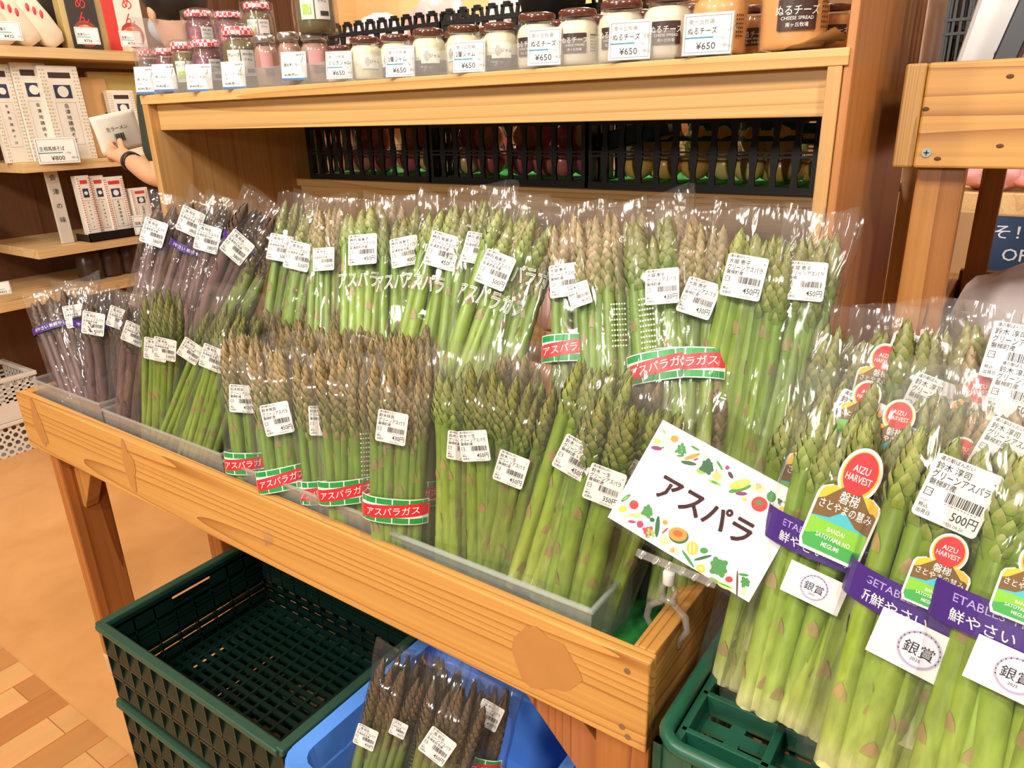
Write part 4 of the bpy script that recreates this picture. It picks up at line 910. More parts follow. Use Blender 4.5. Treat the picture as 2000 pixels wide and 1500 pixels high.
def jar(kind, px, by, wpx, label, Y=.957, z=1.2575, hr=1.2, group=None, lab=True, ang=0):
    p = at(px, by, Y); dep = (V((p.x, Y, z)) - CAM).dot(to_world(V((0, 0, 1)))); r = wpx * dep / FPX / 2; h = 2 * r * hr
    t = thing('jam_jar' if kind in ('red', 'pink', 'green') else 'spread_jar', label, 'jar', (p.x, Y, z), group)
    hl = h * .13; hb = h - hl; gp = [(r * .80, 0), (r * .97, h * .03), (r, h * .10), (r, hb * .72), (r * .94, hb * .83), (r * .78, hb * .92), (r * .76, hb)]
    ip = [(q * .95, zz * .97 + .001) for q, zz in gp[:6]]
    con = {'milk': CREAM, 'layer': CREAM, 'cheese': CHEESE, 'orange': ORNG, 'pink': PINKJ, 'green': JAMG, 'red': JAMP}[kind]
    b = MB(); b.lathe(ip, 24); b.build('contents', con, t, True)
    if kind == 'layer': b = MB(); b.lathe([(r * .80, .0008), (r * .968, h * .035), (r * .972, h * .10), (r * .972, h * .33)], 24); b.build('dark_layer', BERRY, t, True)
    b = MB(); b.lathe(gp, 28); b.build('glass', GLASS, t, True)
    lid = GING if kind in ('red', 'green') else SILV if kind == 'pink' else BRLID
    lr = r * .86; b = MB(); b.lathe([(lr, hb - h * .015), (lr * 1.03, hb), (lr * 1.03, hb + hl * .7), (lr * .95, hb + hl * .95), (lr * .86, hb + hl), (lr * .5, hb + hl * .94)], 28); b.build('lid', lid, t, True)
    # sticker: a curved patch facing the aisle
    base = math.atan2(-(Y), -(p.x)) + ang
    def patch(b, a0, a1, z0, z1, mi, lift):
        n = 8; vs = []
        for k in range(n + 1):
            a = base + a0 + (a1 - a0) * k / n; vs += [V(((r + lift) * math.cos(a), (r + lift) * math.sin(a), z0)), V(((r + lift) * math.cos(a), (r + lift) * math.sin(a), z1))]
        b.add(vs, [(2 * k, 2 * k + 2, 2 * k + 3, 2 * k + 1) for k in range(n)], mi)
    cf = lambda x, zz: V(((r + .0011) * math.cos(base + x / r), (r + .0011) * math.sin(base + x / r), zz))
    b = MB()
    if kind in ('cheese', 'orange'):
        patch(b, -.72, .42, h * .22, h * .56, 0, .0004)
        b.text('ぬるチーズ', r * .30, (-.15 * r, h * .44), 1, cf, sx=.86); b.text('CHEESE SPREAD', r * .13, (-.15 * r, h * .355), 1, cf); b.text('南ヶ丘牧場', r * .13, (-.15 * r, h * .28), 1, cf)
        for k in range(6):
            for q in range(4): patch(b, .62 + q * .09, .68 + q * .09, h * (.24 + k * .055), h * (.265 + k * .055), 0, .0004)
        b.build('sticker', [DKLAB, PALE], t)
    elif kind in ('milk', 'layer'):
        patch(b, -.6, .5, h * .26, h * .58, 0, .0004)
        for k in range(9):      # line drawing of a tied milk sack
            a = -.42 + .36 * k / 8; e = math.sin(PI * (k + .5) / 9); patch(b, a, a + .012, h * (.42 - .12 * e), h * (.42 + .11 * e), 1, .0007)
        b.text('ジャム', r * .24, (.22 * r, h * .42), 1, cf, sx=.9); b.build('sticker', [PALE, INK], t)
    elif kind == 'pink':
        patch(b, -.5, .5, h * .36, h * .66, 0, .0004); patch(b, -.2, .5, h * .22, h * .33, 1, .0004); b.build('sticker', [plain((196, 140, 140), .5, name='rose_sticker'), plain((90, 82, 84), .5, name='grey_sticker')], t)
    else:
        patch(b, -.8, -.06, h * .2, h * .62, 0, .0004); patch(b, .0, .78, h * .2, h * .62, 1, .0004)
        b.text('グレープ' if kind == 'green' else 'プラム', r * .22, (-.42 * r, h * .54), 2, cf, sx=.8); patch(b, -.66, -.2, h * .27, h * .42, 3, .0008)
        b.text('鈴木 淳司', r * .13, (.38 * r, h * .55), 4, cf); b.text('ジャム', r * .16, (.38 * r, h * .47), 4, cf); patch(b, .25, .7, h * .25, h * .32, 4, .0008)
        b.build('sticker', [PALE if kind == 'green' else plain((150, 84, 110), .5, name='plum_sticker'), WHITE, GRN if kind == 'green' else GOLD, LIME if kind == 'green' else plain((214, 120, 110), .5, name='peach_print'), INK], t)
        b = MB(); e = 1.05 * r     # clear gift film round the jar
        b.lathe([(e, .001), (e * 1.02, h * .3), (e * 1.0, h * .8), (e * .98, h * 1.0), (e * .6, h * 1.05)], 20, sq=3); b.build('gift_film', FILM, t, True)
    return t
jar('red', 303, 178, 46, 'small gingham lid jar at the very left end of the top board', hr=1.75)
jar('red', 336, 176, 44, 'small gingham lid jar second from the left end', hr=1.85)
jar('green', 372, 172, 54, 'gingham lid jar behind the third blue striped price card', hr=1.65)
jar('red', 415, 168, 60, 'wide gingham lid jar left of the green grape jam jar', hr=1.5)
jar('green', 478, 160, 66, 'tall gingham lid jar with green topped grape sticker', hr=1.65)
jar('green', 514, 156, 50, 'gingham lid jar half behind the first silver lid jar', Y=1.02, hr=1.9)
jar('pink', 527, 163, 46, 'first silver lid jam jar from the left', hr=2.0)
jar('pink', 573, 158, 45, 'second silver lid jam jar from the left', hr=2.1)
jar('pink', 622, 152, 58, 'third silver lid jam jar, rose sticker, under the big stacked jar', hr=1.55)
jar('green', 620, 60, 74, 'big jam jar stacked on top of the silver lid jars', z=1.2575 + .0783, hr=1.6)
b = MB(); b.box(-1.50, -1.245, 1.005, 1.075, 1.2575, 1.333)
tag(b.build('clear_riser', ACRYL, None), 'clear acrylic riser behind the front gingham jars', 'riser')
jar('red', 397, 88, 58, 'gingham lid jar standing on the clear riser, left one', Y=1.04, z=1.3338, hr=1.35)
jar('red', 452, 88, 54, 'gingham lid jar standing on the clear riser, middle one', Y=1.04, z=1.3338, hr=1.3)
jar('green', 508, 72, 54, 'gingham lid jar with lime sticker on the clear riser, right one', Y=1.04, z=1.3338, hr=1.5)
for k, (kd, x, by, w, lb_, a) in enumerate((('milk', 665, 147, 52, 'first brown lid milk jam jar, next to the silver lids', 0), ('milk', 718, 147, 62, 'second brown lid milk jam jar, whole sticker in view', .3), ('layer', 777, 140, 62, 'third brown lid jar, behind the two layer jam price card', -.5), ('layer', 840, 134, 67, 'fourth brown lid jar, dark lower layer in view', .1), ('milk', 908, 124, 70, 'fifth brown lid jar, behind the second two layer jam card', -.6), ('layer', 978, 116, 70, 'sixth brown lid jar, dark bottom and white sticker', .1),
        ('cheese', 1050, 110, 80, 'cheese spread jar left of its plain price card', -.4), ('cheese', 1128, 104, 82, 'cheese spread jar between the plain and smoke cards', 0), ('cheese', 1212, 98, 90, 'cheese spread jar behind the smoke price card', -.2), ('cheese', 1302, 92, 96, 'cream cheese spread jar left of the orange jars', .1), ('orange', 1402, 88, 106, 'orange spread jar behind the tomato basil price card', 0), ('orange', 1546, 82, 126, 'big orange spread jar with clear dark sticker', .25))):
    jar(kd, x, by, w, lb_, hr=1.22 + .03 * (k < 4), ang=a)
jar('orange', 1475, 84, 76, 'orange spread jar in the gap behind the two front ones', Y=1.03)
jar('orange', 1625, 70, 70, 'small orange spread jar by the brown end panel', Y=1.02, ang=.3)
for k in range(9):
    jar('cheese' if k > 3 else 'milk', (700, 765, 830, 900, 970, 1085, 1165, 1250, 1350)[k], 100, 60 + 3 * k, 'brown lid jar ' + ('one', 'two', 'three', 'four', 'five', 'six', 'seven', 'eight', 'nine')[k] + ' counted from the left in the second jar row', Y=1.05, group='second row of brown lid jars')
# runner cloth under the jars
b = MB(); N = 60; rnd = random.Random(9)
for i in range(N + 1):
    x = -1.54 + 1.33 * i / N
    for j, y in enumerate((.925, .94, 1.0, 1.1)):
        b.v.append(V((x, y + (.004 * noise.noise(V((x * 18, 1, 0))) if j == 0 else 0), 1.2567 + (.004 * max(0, noise.noise(V((x * 22, 2, 0)))) if j == 0 else 0))))
for i in range(N):
    for j in range(3): p = i * 4 + j; b.f.append([p, p + 4, p + 5, p + 1]); b.m.append(0)
tag(b.build('runner_cloth', plain((196, 182, 160), .9, name='linen'), None, True), 'beige linen runner under the jars on the top board', 'cloth')
b = MB(); b.v = []
for i in range(13):
    x = -.345 + .135 * i / 12
    for j in range(4): b.v.append(V((x, .918 + .025 * j, 1.2572 + .020 * max(0, (i - 6) / 6) ** 1.6 * (1 - .1 * j) + .003 * noise.noise(V((i * .7, j, 3))))))
for i in range(12):
    for j in range(3): p = i * 4 + j; b.f.append([p, p + 4, p + 5, p + 1]); b.m.append(0)
tag(b.build('cloth_end', plain((222, 196, 150), .9, name='pale_linen'), None, True), 'bunched cream cloth end by the brown panel', 'cloth')
# ------------------------------------------------------------------ price cards
def price_card(px, py, wpx, hpx, lines, label, Y=.9165, style='white', lean=10, X=None, group=None, yaw=None):
    p = at(px, py, Y) if X is None else atx(px, py, X); dep = (p - CAM).dot(to_world(V((0, 0, 1)))); w, h = wpx * dep / FPX, hpx * dep / FPX
    M = Matrix.Translation(p) @ Matrix.Rotation(yaw if yaw is not None else math.atan2(-p.x, p.y) * .6, 4, 'Z') @ Matrix.Rotation(math.radians(-lean), 4, 'X')
    t = thing('price_card', label, 'price card', M=M, group=group); b = MB(); b.box(-w / 2, w / 2, 0, .0008, -h / 2, h / 2, 0)
    f = lambda x, z: V((x * w, -.0006, z * h)); e = w / h
    def tx(s, size, x, z, al='LEFT', sx=1.0, mi=1): b.text(s, size, (x, z), mi, f, al, sx / e)
    if style == 'white':
        for x0, x1, z0, z1 in ((-.46, .46, .43, .445), (-.46, .46, -.445, -.43), (-.465, -.45, -.44, .44), (.45, .465, -.44, .44)): b.box(x0 * w, x1 * w, -.0004, 0, z0 * h, z1 * h, 2)
        tx(lines[0], .13, -.40, .30, mi=2); n1, _, n2 = lines[1].partition('('); tx(n1, .19, -.42, .08, sx=.80); tx(n2 and '(' + n2, .13 if len(n2) < 6 else .09, -.42 + .16 * len(n1) / max(1, e) * 1.0 if len(n1) < 6 else .28, .08, sx=.7, mi=2); b.box(-.46 * w, .12 * w, -.0005, 0, -.10 * h, -.065 * h, 3); tx(lines[2], .09, .2, -.09, mi=2); tx(lines[3], .24, -.02, -.28, 'CENTER'); tx('(税込)', .10, .30, -.29, mi=2)
    else:
        tx('BANDAI', .11, .45, .40, 'RIGHT', .8); tx(lines[0], .13, -.40, .04, sx=.8); tx(lines[1], .10, -.40, -.12, sx=.8, mi=2); tx(lines[2], .13, -.40, -.30, sx=.9); b.box(-.5 * w, .5 * w, -.0005, 0, -.5 * h, -.42 * h, 3)
        b.tube([f(.28, .12), f(.34, .20), f(.37, .32)], .0006, 5, 2)
    b.build('card', [plain((244, 242, 236), .5, name='card_white'), INK, GREY, TEAL if style == 'white' else NAVY], t)
    b = MB(); b.box(-w / 2 - .0015, w / 2 + .0015, .0009, .0016, -h / 2 - .001, h / 2 + .0015); b.build('card_sleeve', ACRYL, t)
    return t
for px, py, w, h, a, b_, c_, l in ((284, 157, 40, 50, '桃ジャム', '140g', '¥540(税込)', 'first blue striped card, at the board end'), (322, 152, 46, 50, '梅ジャム', '140g', '¥540(税込)', 'second blue striped card from the board end'), (389, 152, 50, 50, 'りんごジャム', '140g', '¥540(税込)', 'third blue striped card from the board end'), (456, 147, 46, 50, 'ルバーブジャム', '140g', '¥648(税込)', 'blue striped card in front of the green sticker jar'), (574, 129, 50, 52, '夏秋苺バター', '', '¥648(税込)', 'blue striped card in front of the silver lid jars')):
    price_card(px, py, w, h, (a, b_, c_), l, style='blue')
for px, py, w, h, b_, c_, l in ((662, 127, 52, 50, 'ミルクジャム(プレーン)', '115g', 'white 650 yen card for plain milk jam'), (781, 120, 58, 56, '2層ジャム(ミルク&苺)', '120g', 'white 650 yen card for two layer jam, left one'), (916, 110, 64, 58, '2層ジャム(ミルク&ブルーベリー)', '125g', 'white 650 yen card for two layer jam, right one'), (1063, 91, 66, 68, 'ぬるチーズ(プレーン)', '115g', 'white 650 yen card for plain cheese spread'), (1230, 78, 82, 72, 'ぬるチーズ(スモーク)', '115g', 'white 650 yen card for smoke cheese spread'), (1382, 66, 94, 76, 'ぬるチーズ(トマト&バジル)', '115g', 'white 650 yen card for tomato basil cheese spread')):
    price_card(px, py, w, h, ('南ヶ丘牧場', b_, c_, '¥650'), l)
b = MB(); b.box(-1.575, -.395, .9215, .9225, 1.2565, 1.290)
tag(b.build('card_rail', film('card_rail_film', .12, .02, crink=.02, rough=.12), None), 'low clear plastic rail along the front of the jar board', 'rail')
b = MB(); b.box(-1.580, -1.577, .92, 1.06, 1.2565, 1.405)
tag(b.build('acrylic_divider', film('divider_film', .22, .03, crink=.02, rough=.12, hazec=(.6, .56, .52)), None), 'clear acrylic divider at the left end of the jar board', 'divider')
# ------------------------------------------------------------------ fruit bags in the black baskets
def fruit_bag(x, y, z, fruits, label, cat, cols, r, film_m=FILM, group=None, strip=None, sx=1.0, seed=0, H=None):
    t = thing('bagged_fruit', label, cat, (x, y, z), group); rnd = random.Random(seed); n = fruits
    lay = [(-1, -.4), (1, -.3), (0, .6), (-.9, .3), (.9, .5)] if n > 3 else [(-.9, -.2), (.9, -.1), (0, .5)]
    for k in range(n):
        if k < 3: p = V((lay[k][0] * r * .98, lay[k][1] * r, r * .95))
        else: p = V(((-.6, .6, 0)[k - 3] * r * 1.1, -.1 * r, r * 2.45))
        c = cols[(k + seed) % len(cols)]; b = MB(); b.blob(p, r, r, r * .95, 18, 12, rough=.06, seed=seed + k); b.build('fruit', plain(c, .28, coat=.3, name='fruit_skin'), t, True)
    h = H or (r * (4.2 if n > 3 else 2.6)); b = MB(); W_ = r * 2.15 * sx; NK = 24
    for i in range(13):
        s = i / 12; a = W_ * (.86 + .18 * math.sin(PI * min(1, s * 1.2))) * (1 - .35 * max(0, s - .7)); d = r * 1.55 * (1 - .75 * max(0, s - .55) / .45)
        for k in range(NK):
            th = 2 * PI * k / NK; w = 1 + .06 * noise.noise(V((math.cos(th) * 2, math.sin(th) * 2 + seed, s * 5)))
            b.v.append(V((a * w * math.copysign(abs(math.cos(th)) ** .8, math.cos(th)), d * w * math.sin(th), s * h)))
    for i in range(12):
        for k in range(NK): p = i * NK + k; q = i * NK + (k + 1) % NK; b.f.append([p, q, q + NK, p + NK]); b.m.append(1 if strip and 9 <= i <= 9 else 2 if strip and i in (8, 10, 11) else 0)
    b.build('fruit_film', [film_m, plain((226, 196, 40), .4, name='yellow_band'), plain((20, 84, 50), .4, name='green_band')] if strip else film_m, t, True)
    return t
APP = [(188, 76, 82), (212, 110, 100), (166, 70, 82), (222, 138, 114), (200, 92, 104), (230, 186, 120)]
for k, x in enumerate((-1.40, -1.25, -1.06, -.92, -.80)):
    fruit_bag(x, 1.405 + .015 * (k % 2), 1.0685, 5, 'bag of dark red apples ' + ('leftmost in', 'second from the left in', 'in the middle of', 'second from the right in', 'rightmost in')[k] + ' the apple baskets', 'apples', APP, .034, seed=k + 3, H=.115)
CIT = [(244, 204, 96), (236, 184, 86), (246, 218, 130), (226, 176, 96)]
for k, x in enumerate((-.63, -.52, -.41, -.345)):
    fruit_bag(x, 1.40 + .02 * (k % 2), 1.0685, 5 if k < 3 else 3, 'bag of yellow citrus with green and yellow film, ' + ('first', 'second', 'third', 'last')[k] + ' from the left', 'citrus', CIT, .030 if k < 3 else .024, seed=k + 20, strip=True, H=.108 if k < 3 else .10)
b = MB(); b.box(-.075, .075, -.02, .02, -.018, .018); o = b.build('dark_carton', plain((18, 52, 40), .4, name='dark_green_carton'), None, bevel=.003)
o.location = (-.655, 1.36, 1.155); o.rotation_euler = (0, math.radians(-14), 0); tag(o, 'dark green carton lying slanted on the citrus bags', 'carton')
# white bags and a dark pot in and behind the upper crates
def soft_bag(name, p, rx, ry, rz, mat, label, cat, seed=0, rough=.35, group=None, up=True):
    b = MB(); b.blob((0, 0, rz), rx, ry, rz, 26, 16, rough=rough, seed=seed)
    for v in b.v:
        if v.z < .004: v.z = 0
    o = b.build(name, mat, None, True, loc=p); return tag(o, label, cat, group)
PWHITE = plain((226, 214, 206), .35, name='white_plastic_bag'); PPINK = plain((222, 172, 166), .4, name='pink_pack')
soft_bag('produce_bag', (-1.27, 1.325, 1.264), .10, .09, .070, PWHITE, 'white plastic bag swelling above the left upper crate', 'bag', 2)
soft_bag('produce_bag', (-1.10, 1.33, 1.264), .07, .09, .08, PPINK, 'pinkish bag beside the white one in the left upper crate', 'bag', 5)
soft_bag('produce_bag', (-.86, 1.33, 1.264), .11, .10, .075, PWHITE, 'white bag in the right upper crate', 'bag', 8)
b = MB(); b.lathe([(.05, 0), (.062, .10), (.066, .105), (.066, .125), (.058, .125), (.05, .02)], 28)
tag(b.build('black_pot', plain((22, 20, 20), .5, name='dark_pot'), None, True, loc=(-.71, 1.15, 1.335)), 'black round pot above the jars near the middle', 'pot')
b = MB(); b.box(-.79, -.63, 1.09, 1.21, 1.2575, 1.334); tag(b.build('pot_stand', plain((40, 34, 30), .6, name='dark_stand'), None), 'dark box carrying the black pot behind the jars', 'box')
# pink packs on the low shelf seen through the gap in the rear row
b = MB(); b.box(-1.564, -.214, 1.15, 1.62, .735, .75); tag(b.build('low_shelf_board', SHELFW, None), 'low shelf board inside the shelf unit behind the asparagus', 'shelf')
for k, x in enumerate((-.93, -.815, -.70)):
    soft_bag('pink_pack', (x, 1.33, .7505), .06, .06, .055, PPINK, 'pink pack glimpsed through the gap, ' + ('left', 'middle', 'right')[k] + ' one', 'pack', 11 + k, .2, 'pink packs on the low shelf')
# ------------------------------------------------------------------ wall shelf on the far left
WX = -3.0
so = V((-3.25, 1.6, 0)); t = thing('wall_shelf', 'pale wood wall shelf across the aisle stocked with white noodle packs', 'shelf', so)
spart('shelf_board', lambda b: b.box(-3.45, WX, .72, 2.6, 1.432, 1.467), BOARDP)
spart('shelf_board', lambda b: b.box(-3.45, WX, 1.238, 2.6, 1.045, 1.079), BOARDP)
spart('shelf_board', lambda b: b.box(-3.45, WX, 1.215, 2.6, .738, .772), BOARDP)
spart('shelf_board', lambda b: b.box(-3.45, WX, .72, 2.6, .572, .606), BOARDP)
spart('shelf_board', lambda b: b.box(-3.45, -3.12, .72, 1.15, .905, .925), BOARDP)
spart('back_panel', lambda b: b.box(-3.48, -3.451, .70, 2.6, 0, 2.1), DARKW)
spart('side_panel', lambda b: b.box(-3.45, WX + .005, 2.6, 2.62, 0, 2.1), DARKW)
def wplace(px, py, X): p = atx(px, py, X); return p
def box_thing(name, label, cat, X, px0, px1, py0, py1, depth, mats, deco=None, lean=0, group=None, zb=None, bevel=.002):
    """upright box on the wall shelf facing the aisle; local x runs along +Y of the room"""
    a, c = atx(px0, (py0 + py1) / 2, X), atx(px1, (py0 + py1) / 2, X); top, bot = atx((px0 + px1) / 2, py0, X), atx((px0 + px1) / 2, py1, X)
    z0 = bot.z if zb is None else zb; w, h = c.y - a.y, top.z - z0
    M = Matrix.Translation((X, (a.y + c.y) / 2, z0)) @ Matrix.Rotation(PI / 2, 4, 'Z') @ Matrix.Rotation(math.radians(-lean), 4, 'X')
    t = thing(name, label, cat, M=M, group=group); b = MB(); b.box(-w / 2, w / 2, 0, depth, 0, h, 0)
    b.build('pack_body', mats[0], t, bevel=bevel)
    if deco: b = MB(); deco(b, w, h); b.build('print', mats[1:], t)
    return t
NOOD = plain((240, 234, 220), .4, name='noodle_pack'); TANP = plain((206, 186, 150), .5, name='tan_pattern'); KRAFT = plain((214, 164, 106), .6, name='kraft_paper'); NAVYP = plain((48, 54, 84), .5, name='navy_print'); DISH = plain((240, 238, 230), .4, name='dish_white'); REDP = plain((206, 64, 44), .45, name='red_pattern')
def nood(b, w, h, pat=0):
    f = lambda x, z: V((x * w, -.0012, z * h))
    def q(x0, x1, z0, z1, mi, y=-.0006): b.add([V((x0 * w, y, z0 * h)), V((x1 * w, y, z0 * h)), V((x1 * w, y, z1 * h)), V((x0 * w, y, z1 * h))], [(0, 1, 2, 3)], mi)
    for s in (-1, 1):
        for i in range(26):
            for k in range(2): x = s * (.36 + k * .08 + .02 * (i % 2)); q(x - .025, x + .025, .02 + i * .037, .035 + i * .037, pat)
    q(-.22, .22, .66, .80, 1)
    b.poly([V((.14 * w * math.cos(2 * PI * i / 16), -.0010, .73 * h + .14 * w * math.sin(2 * PI * i / 16))) for i in range(16)], 2)
    q(-.26, -.25, .16, .62, 0); q(.25, .26, .16, .62, 0); q(-.26, .26, .615, .62, 0); q(-.26, .26, .16, .165, 0)
    for i, ch in enumerate('会津地鶏焼そば'): b.text(ch, w * .13, (0, (.58 - i * .062) * h), 3, lambda x, z: V((x, -.0012, z)))
    q(-.28, .28, .87, .93, 4)
nd = [NOOD, TANP, NAVYP, DISH, INK, plain((60, 40, 30), .6, name='slot_dark')]
for k, (x0, x1, y0, y1, X, l) in enumerate(((45, 112, 122, 309, -3.06, 'white patterned noodle pack standing left of the 800 yen card'), (96, 172, 128, 306, -3.03, 'white patterned noodle pack standing behind the 800 yen card'), (-8, 42, 124, 308, -3.07, 'white patterned noodle pack at the left edge of the photo'))):
    box_thing('noodle_pack', l, 'noodle pack', X, x0, x1, y0, y1, .035, nd, nood, 3, 'hanging noodle packs', zb=1.0795)
box_thing('kraft_pack', 'plain kraft paper pack right of the white noodle packs', 'pack', -3.09, 152, 226, 150, 306, .03, [KRAFT, INK], lambda b, w, h: [b.text(c, w * .10, (.32 * w, (.55 - i * .06) * h), 0, lambda x, z: V((x, -.001, z))) for i, c in enumerate('大内そば')], 5, zb=1.0795)
box_thing('noodle_pack', 'small cream noodle pack beside the held white packet', 'noodle pack', -3.06, 224, 275, 176, 306, .03, nd, nood, 3, zb=1.0795)
box_thing('noodle_pack', 'yellowish noodle pack at the right end of the second shelf', 'noodle pack', -3.12, 192, 285, 140, 306, .02, [plain((214, 190, 110), .4, name='yellow_pack')], None, 4, zb=1.0795)
rd = [NOOD, REDP, NAVYP, DISH, INK, plain((210, 60, 50), .5, name='red_slot')]
for k, (x0, x1, y0, y1, X, l) in enumerate(((158, 184, 342, 420, -3.02, 'leftmost'), (185, 212, 342, 420, -3.03, 'second'), (210, 250, 344, 424, -3.02, 'third'), (262, 296, 366, 432, -3.01, 'rightmost, lower'))):
    box_thing('striped_pack', 'red dotted white noodle pack in the black tray, ' + l + ' one', 'noodle pack', X, x0, x1, y0, y1, .04, rd, nood, 3, zb=.776)
def trayf(b): b.box(-3.10, -2.995, 1.41, 1.66, .7725, .775); b.box(-2.998, -2.995, 1.41, 1.66, .7725, .805); b.box(-3.10, -2.995, 1.41, 1.413, .7725, .80)
b = MB(); trayf(b); tag(b.build('black_tray', BLK, None), 'shallow black tray under the red dotted packs', 'tray')
box_thing('white_sign_strip', 'narrow white printed board standing on the third shelf', 'board', -3.06, 98, 124, 312, 440, .01, [plain((214, 206, 194), .5, name='board_white'), INK], lambda b, w, h: [b.text(c, w * .5, (0, (.8 - i * .17) * h), 0, lambda x, z: V((x, -.001, z))) for i, c in enumerate('会津の味')], 2, zb=.7725)
# top shelf of the wall shelf
for k, (px, py, l) in enumerate(((18, 60, 'leftmost'), (62, 62, 'middle'), (108, 66, 'rightmost'))):
    p = atx(px, py, -3.08); b = MB(); Mx = Matrix.Rotation(math.radians(34), 4, 'X')
    b.lathe([(.004, 0), (.03, .004), (.043, .03), (.046, .10), (.043, .17), (.034, .205), (.022, .218), (.012, .224), (.014, .238)], 16, sq=3); b.v = [Mx @ V((v.x * .8, v.y, v.z)) for v in b.v]; zz = min(v.z for v in b.v); b.v = [v - V((0, 0, zz)) for v in b.v]
    o = b.build('rice_sleeve', [plain((240, 226, 204), .4, name='sleeve')], None, True, loc=(p.x, p.y, 1.4675)); tag(o, 'cream film sleeve leaning on the top wall shelf, ' + l, 'snack sleeve', 'cream sleeves on the top shelf')
    b = MB()
    for i in range(3): b.blob(Mx @ V((.037, -.012 + .012 * i, .15 - .02 * i)) - V((0, 0, zz)), .003, .006, .014, 10, 6)
    b.build('red_print', plain((210, 70, 80), .45, name='sleeve_red'), o, True)
def bowl_art(b, w, h):
    f = lambda x, z: V((x, -.001, z))
    b.poly([V((.42 * w * math.cos(2 * PI * i / 20), -.0006, .20 * h + .42 * w * math.sin(2 * PI * i / 20))) for i in range(20)], 0)
    for k in range(7): a = 2.4 * k; b.poly([V((.17 * w * math.sin(a) + .15 * w * math.cos(2 * PI * i / 10), -.0009 - .00002 * k, .24 * h + .10 * w * math.cos(a) + .07 * w * math.sin(2 * PI * i / 10))) for i in range(10)], 1 + k % 2)
    for i, c in enumerate('つけめん'): b.text(c, w * .42, (0, (.9 - i * .17) * h), 3, f)
box_thing('noodle_box', 'black and gold noodle box with red lettering on the top wall shelf', 'box', -3.06, 128, 186, -70, 82, .05, [plain((52, 46, 44), .4, name='black_box'), plain((150, 66, 56), .4, name='bowl_red'), plain((240, 200, 160), .4, name='topping'), plain((232, 120, 70), .4, name='topping_red'), plain((222, 56, 60), .4, name='letter_red')], bowl_art, 2, zb=1.4675)
for x0, x1, c, l in ((116, 129, (206, 180, 120), 'left'), (185, 205, (176, 150, 100), 'right')):
    box_thing('gold_sleeve', 'gold striped panel box at the ' + l + ' of the black noodle box', 'box', -3.065, x0, x1, -70, 84, .045, [plain(c, .4, name='gold_card')], None, 2, zb=1.4675)
box_thing('red_box', 'plain red box beside the noodle boxes on the top shelf', 'box', -3.06, 200, 224, -70, 86, .05, [plain((214, 62, 54), .4, name='red_card')], None, 2, zb=1.4675)
box_thing('noodle_box', 'white and red noodle box with a bowl picture on the top wall shelf', 'box', -3.06, 222, 275, -70, 88, .05, [plain((240, 232, 220), .4, name='white_card'), plain((176, 60, 50), .4, name='bowl_red'), plain((236, 180, 130), .4, name='topping'), plain((226, 100, 60), .4, name='topping_red'), plain((210, 40, 50), .4, name='letter_red')], bowl_art, 2, zb=1.4675)
box_thing('dark_box', 'row of dark grey boxes behind the cream sleeves', 'box', -3.16, 62, 122, -60, 78, .06, [plain((70, 60, 52), .5, name='dark_card')], None, 0, zb=1.4675)
def wcard(px, py, w, h, ls, l, X=-2.985): price_card(px, py, w, h, ls, l, X=X, lean=4, yaw=math.radians(78))
wcard(112, 294, 72, 48, ('', '生相馬焼そば', '160g', '¥800'), 'white 800 yen price card on the second wall shelf')
wcard(171, 70, 42, 30, ('', '会津カレー', '', '¥756'), 'small price card on the black noodle box')
wcard(256, 76, 40, 28, ('', '会津カレー', '', '¥756'), 'small price card in front of the white noodle box')
wcard(16, 60, 44, 34, ('', '豆菓子', '', '¥432'), 'small price card at the left edge of the top shelf')
wcard(282, 438, 40, 36, ('', '国産 そば', '', '¥540'), 'small price card at the right of the black tray')
wcard(5, 563, 26, 24, ('', 'そば', '', '¥432'), 'tilted price card at the left edge on the fourth shelf')
for k, (px, l) in enumerate(((190, 'left'), (228, 'middle'), (265, 'right'))):
    p = atx(px, 560, -3.12); b = MB(); b.lathe([(.045, 0), (.05, .01), (.05, .08), (.045, .095), (.045, .11), (.0, .112)][:5], 18)
    tag(b.build('dark_jar', plain((70, 48, 40), .3, name='dark_jar_glass'), None, True, loc=(-3.14, p.y, .6065)), 'dark lidded jar on the fourth wall shelf, ' + l + ' one', 'jar', 'dark jars on the fourth shelf')
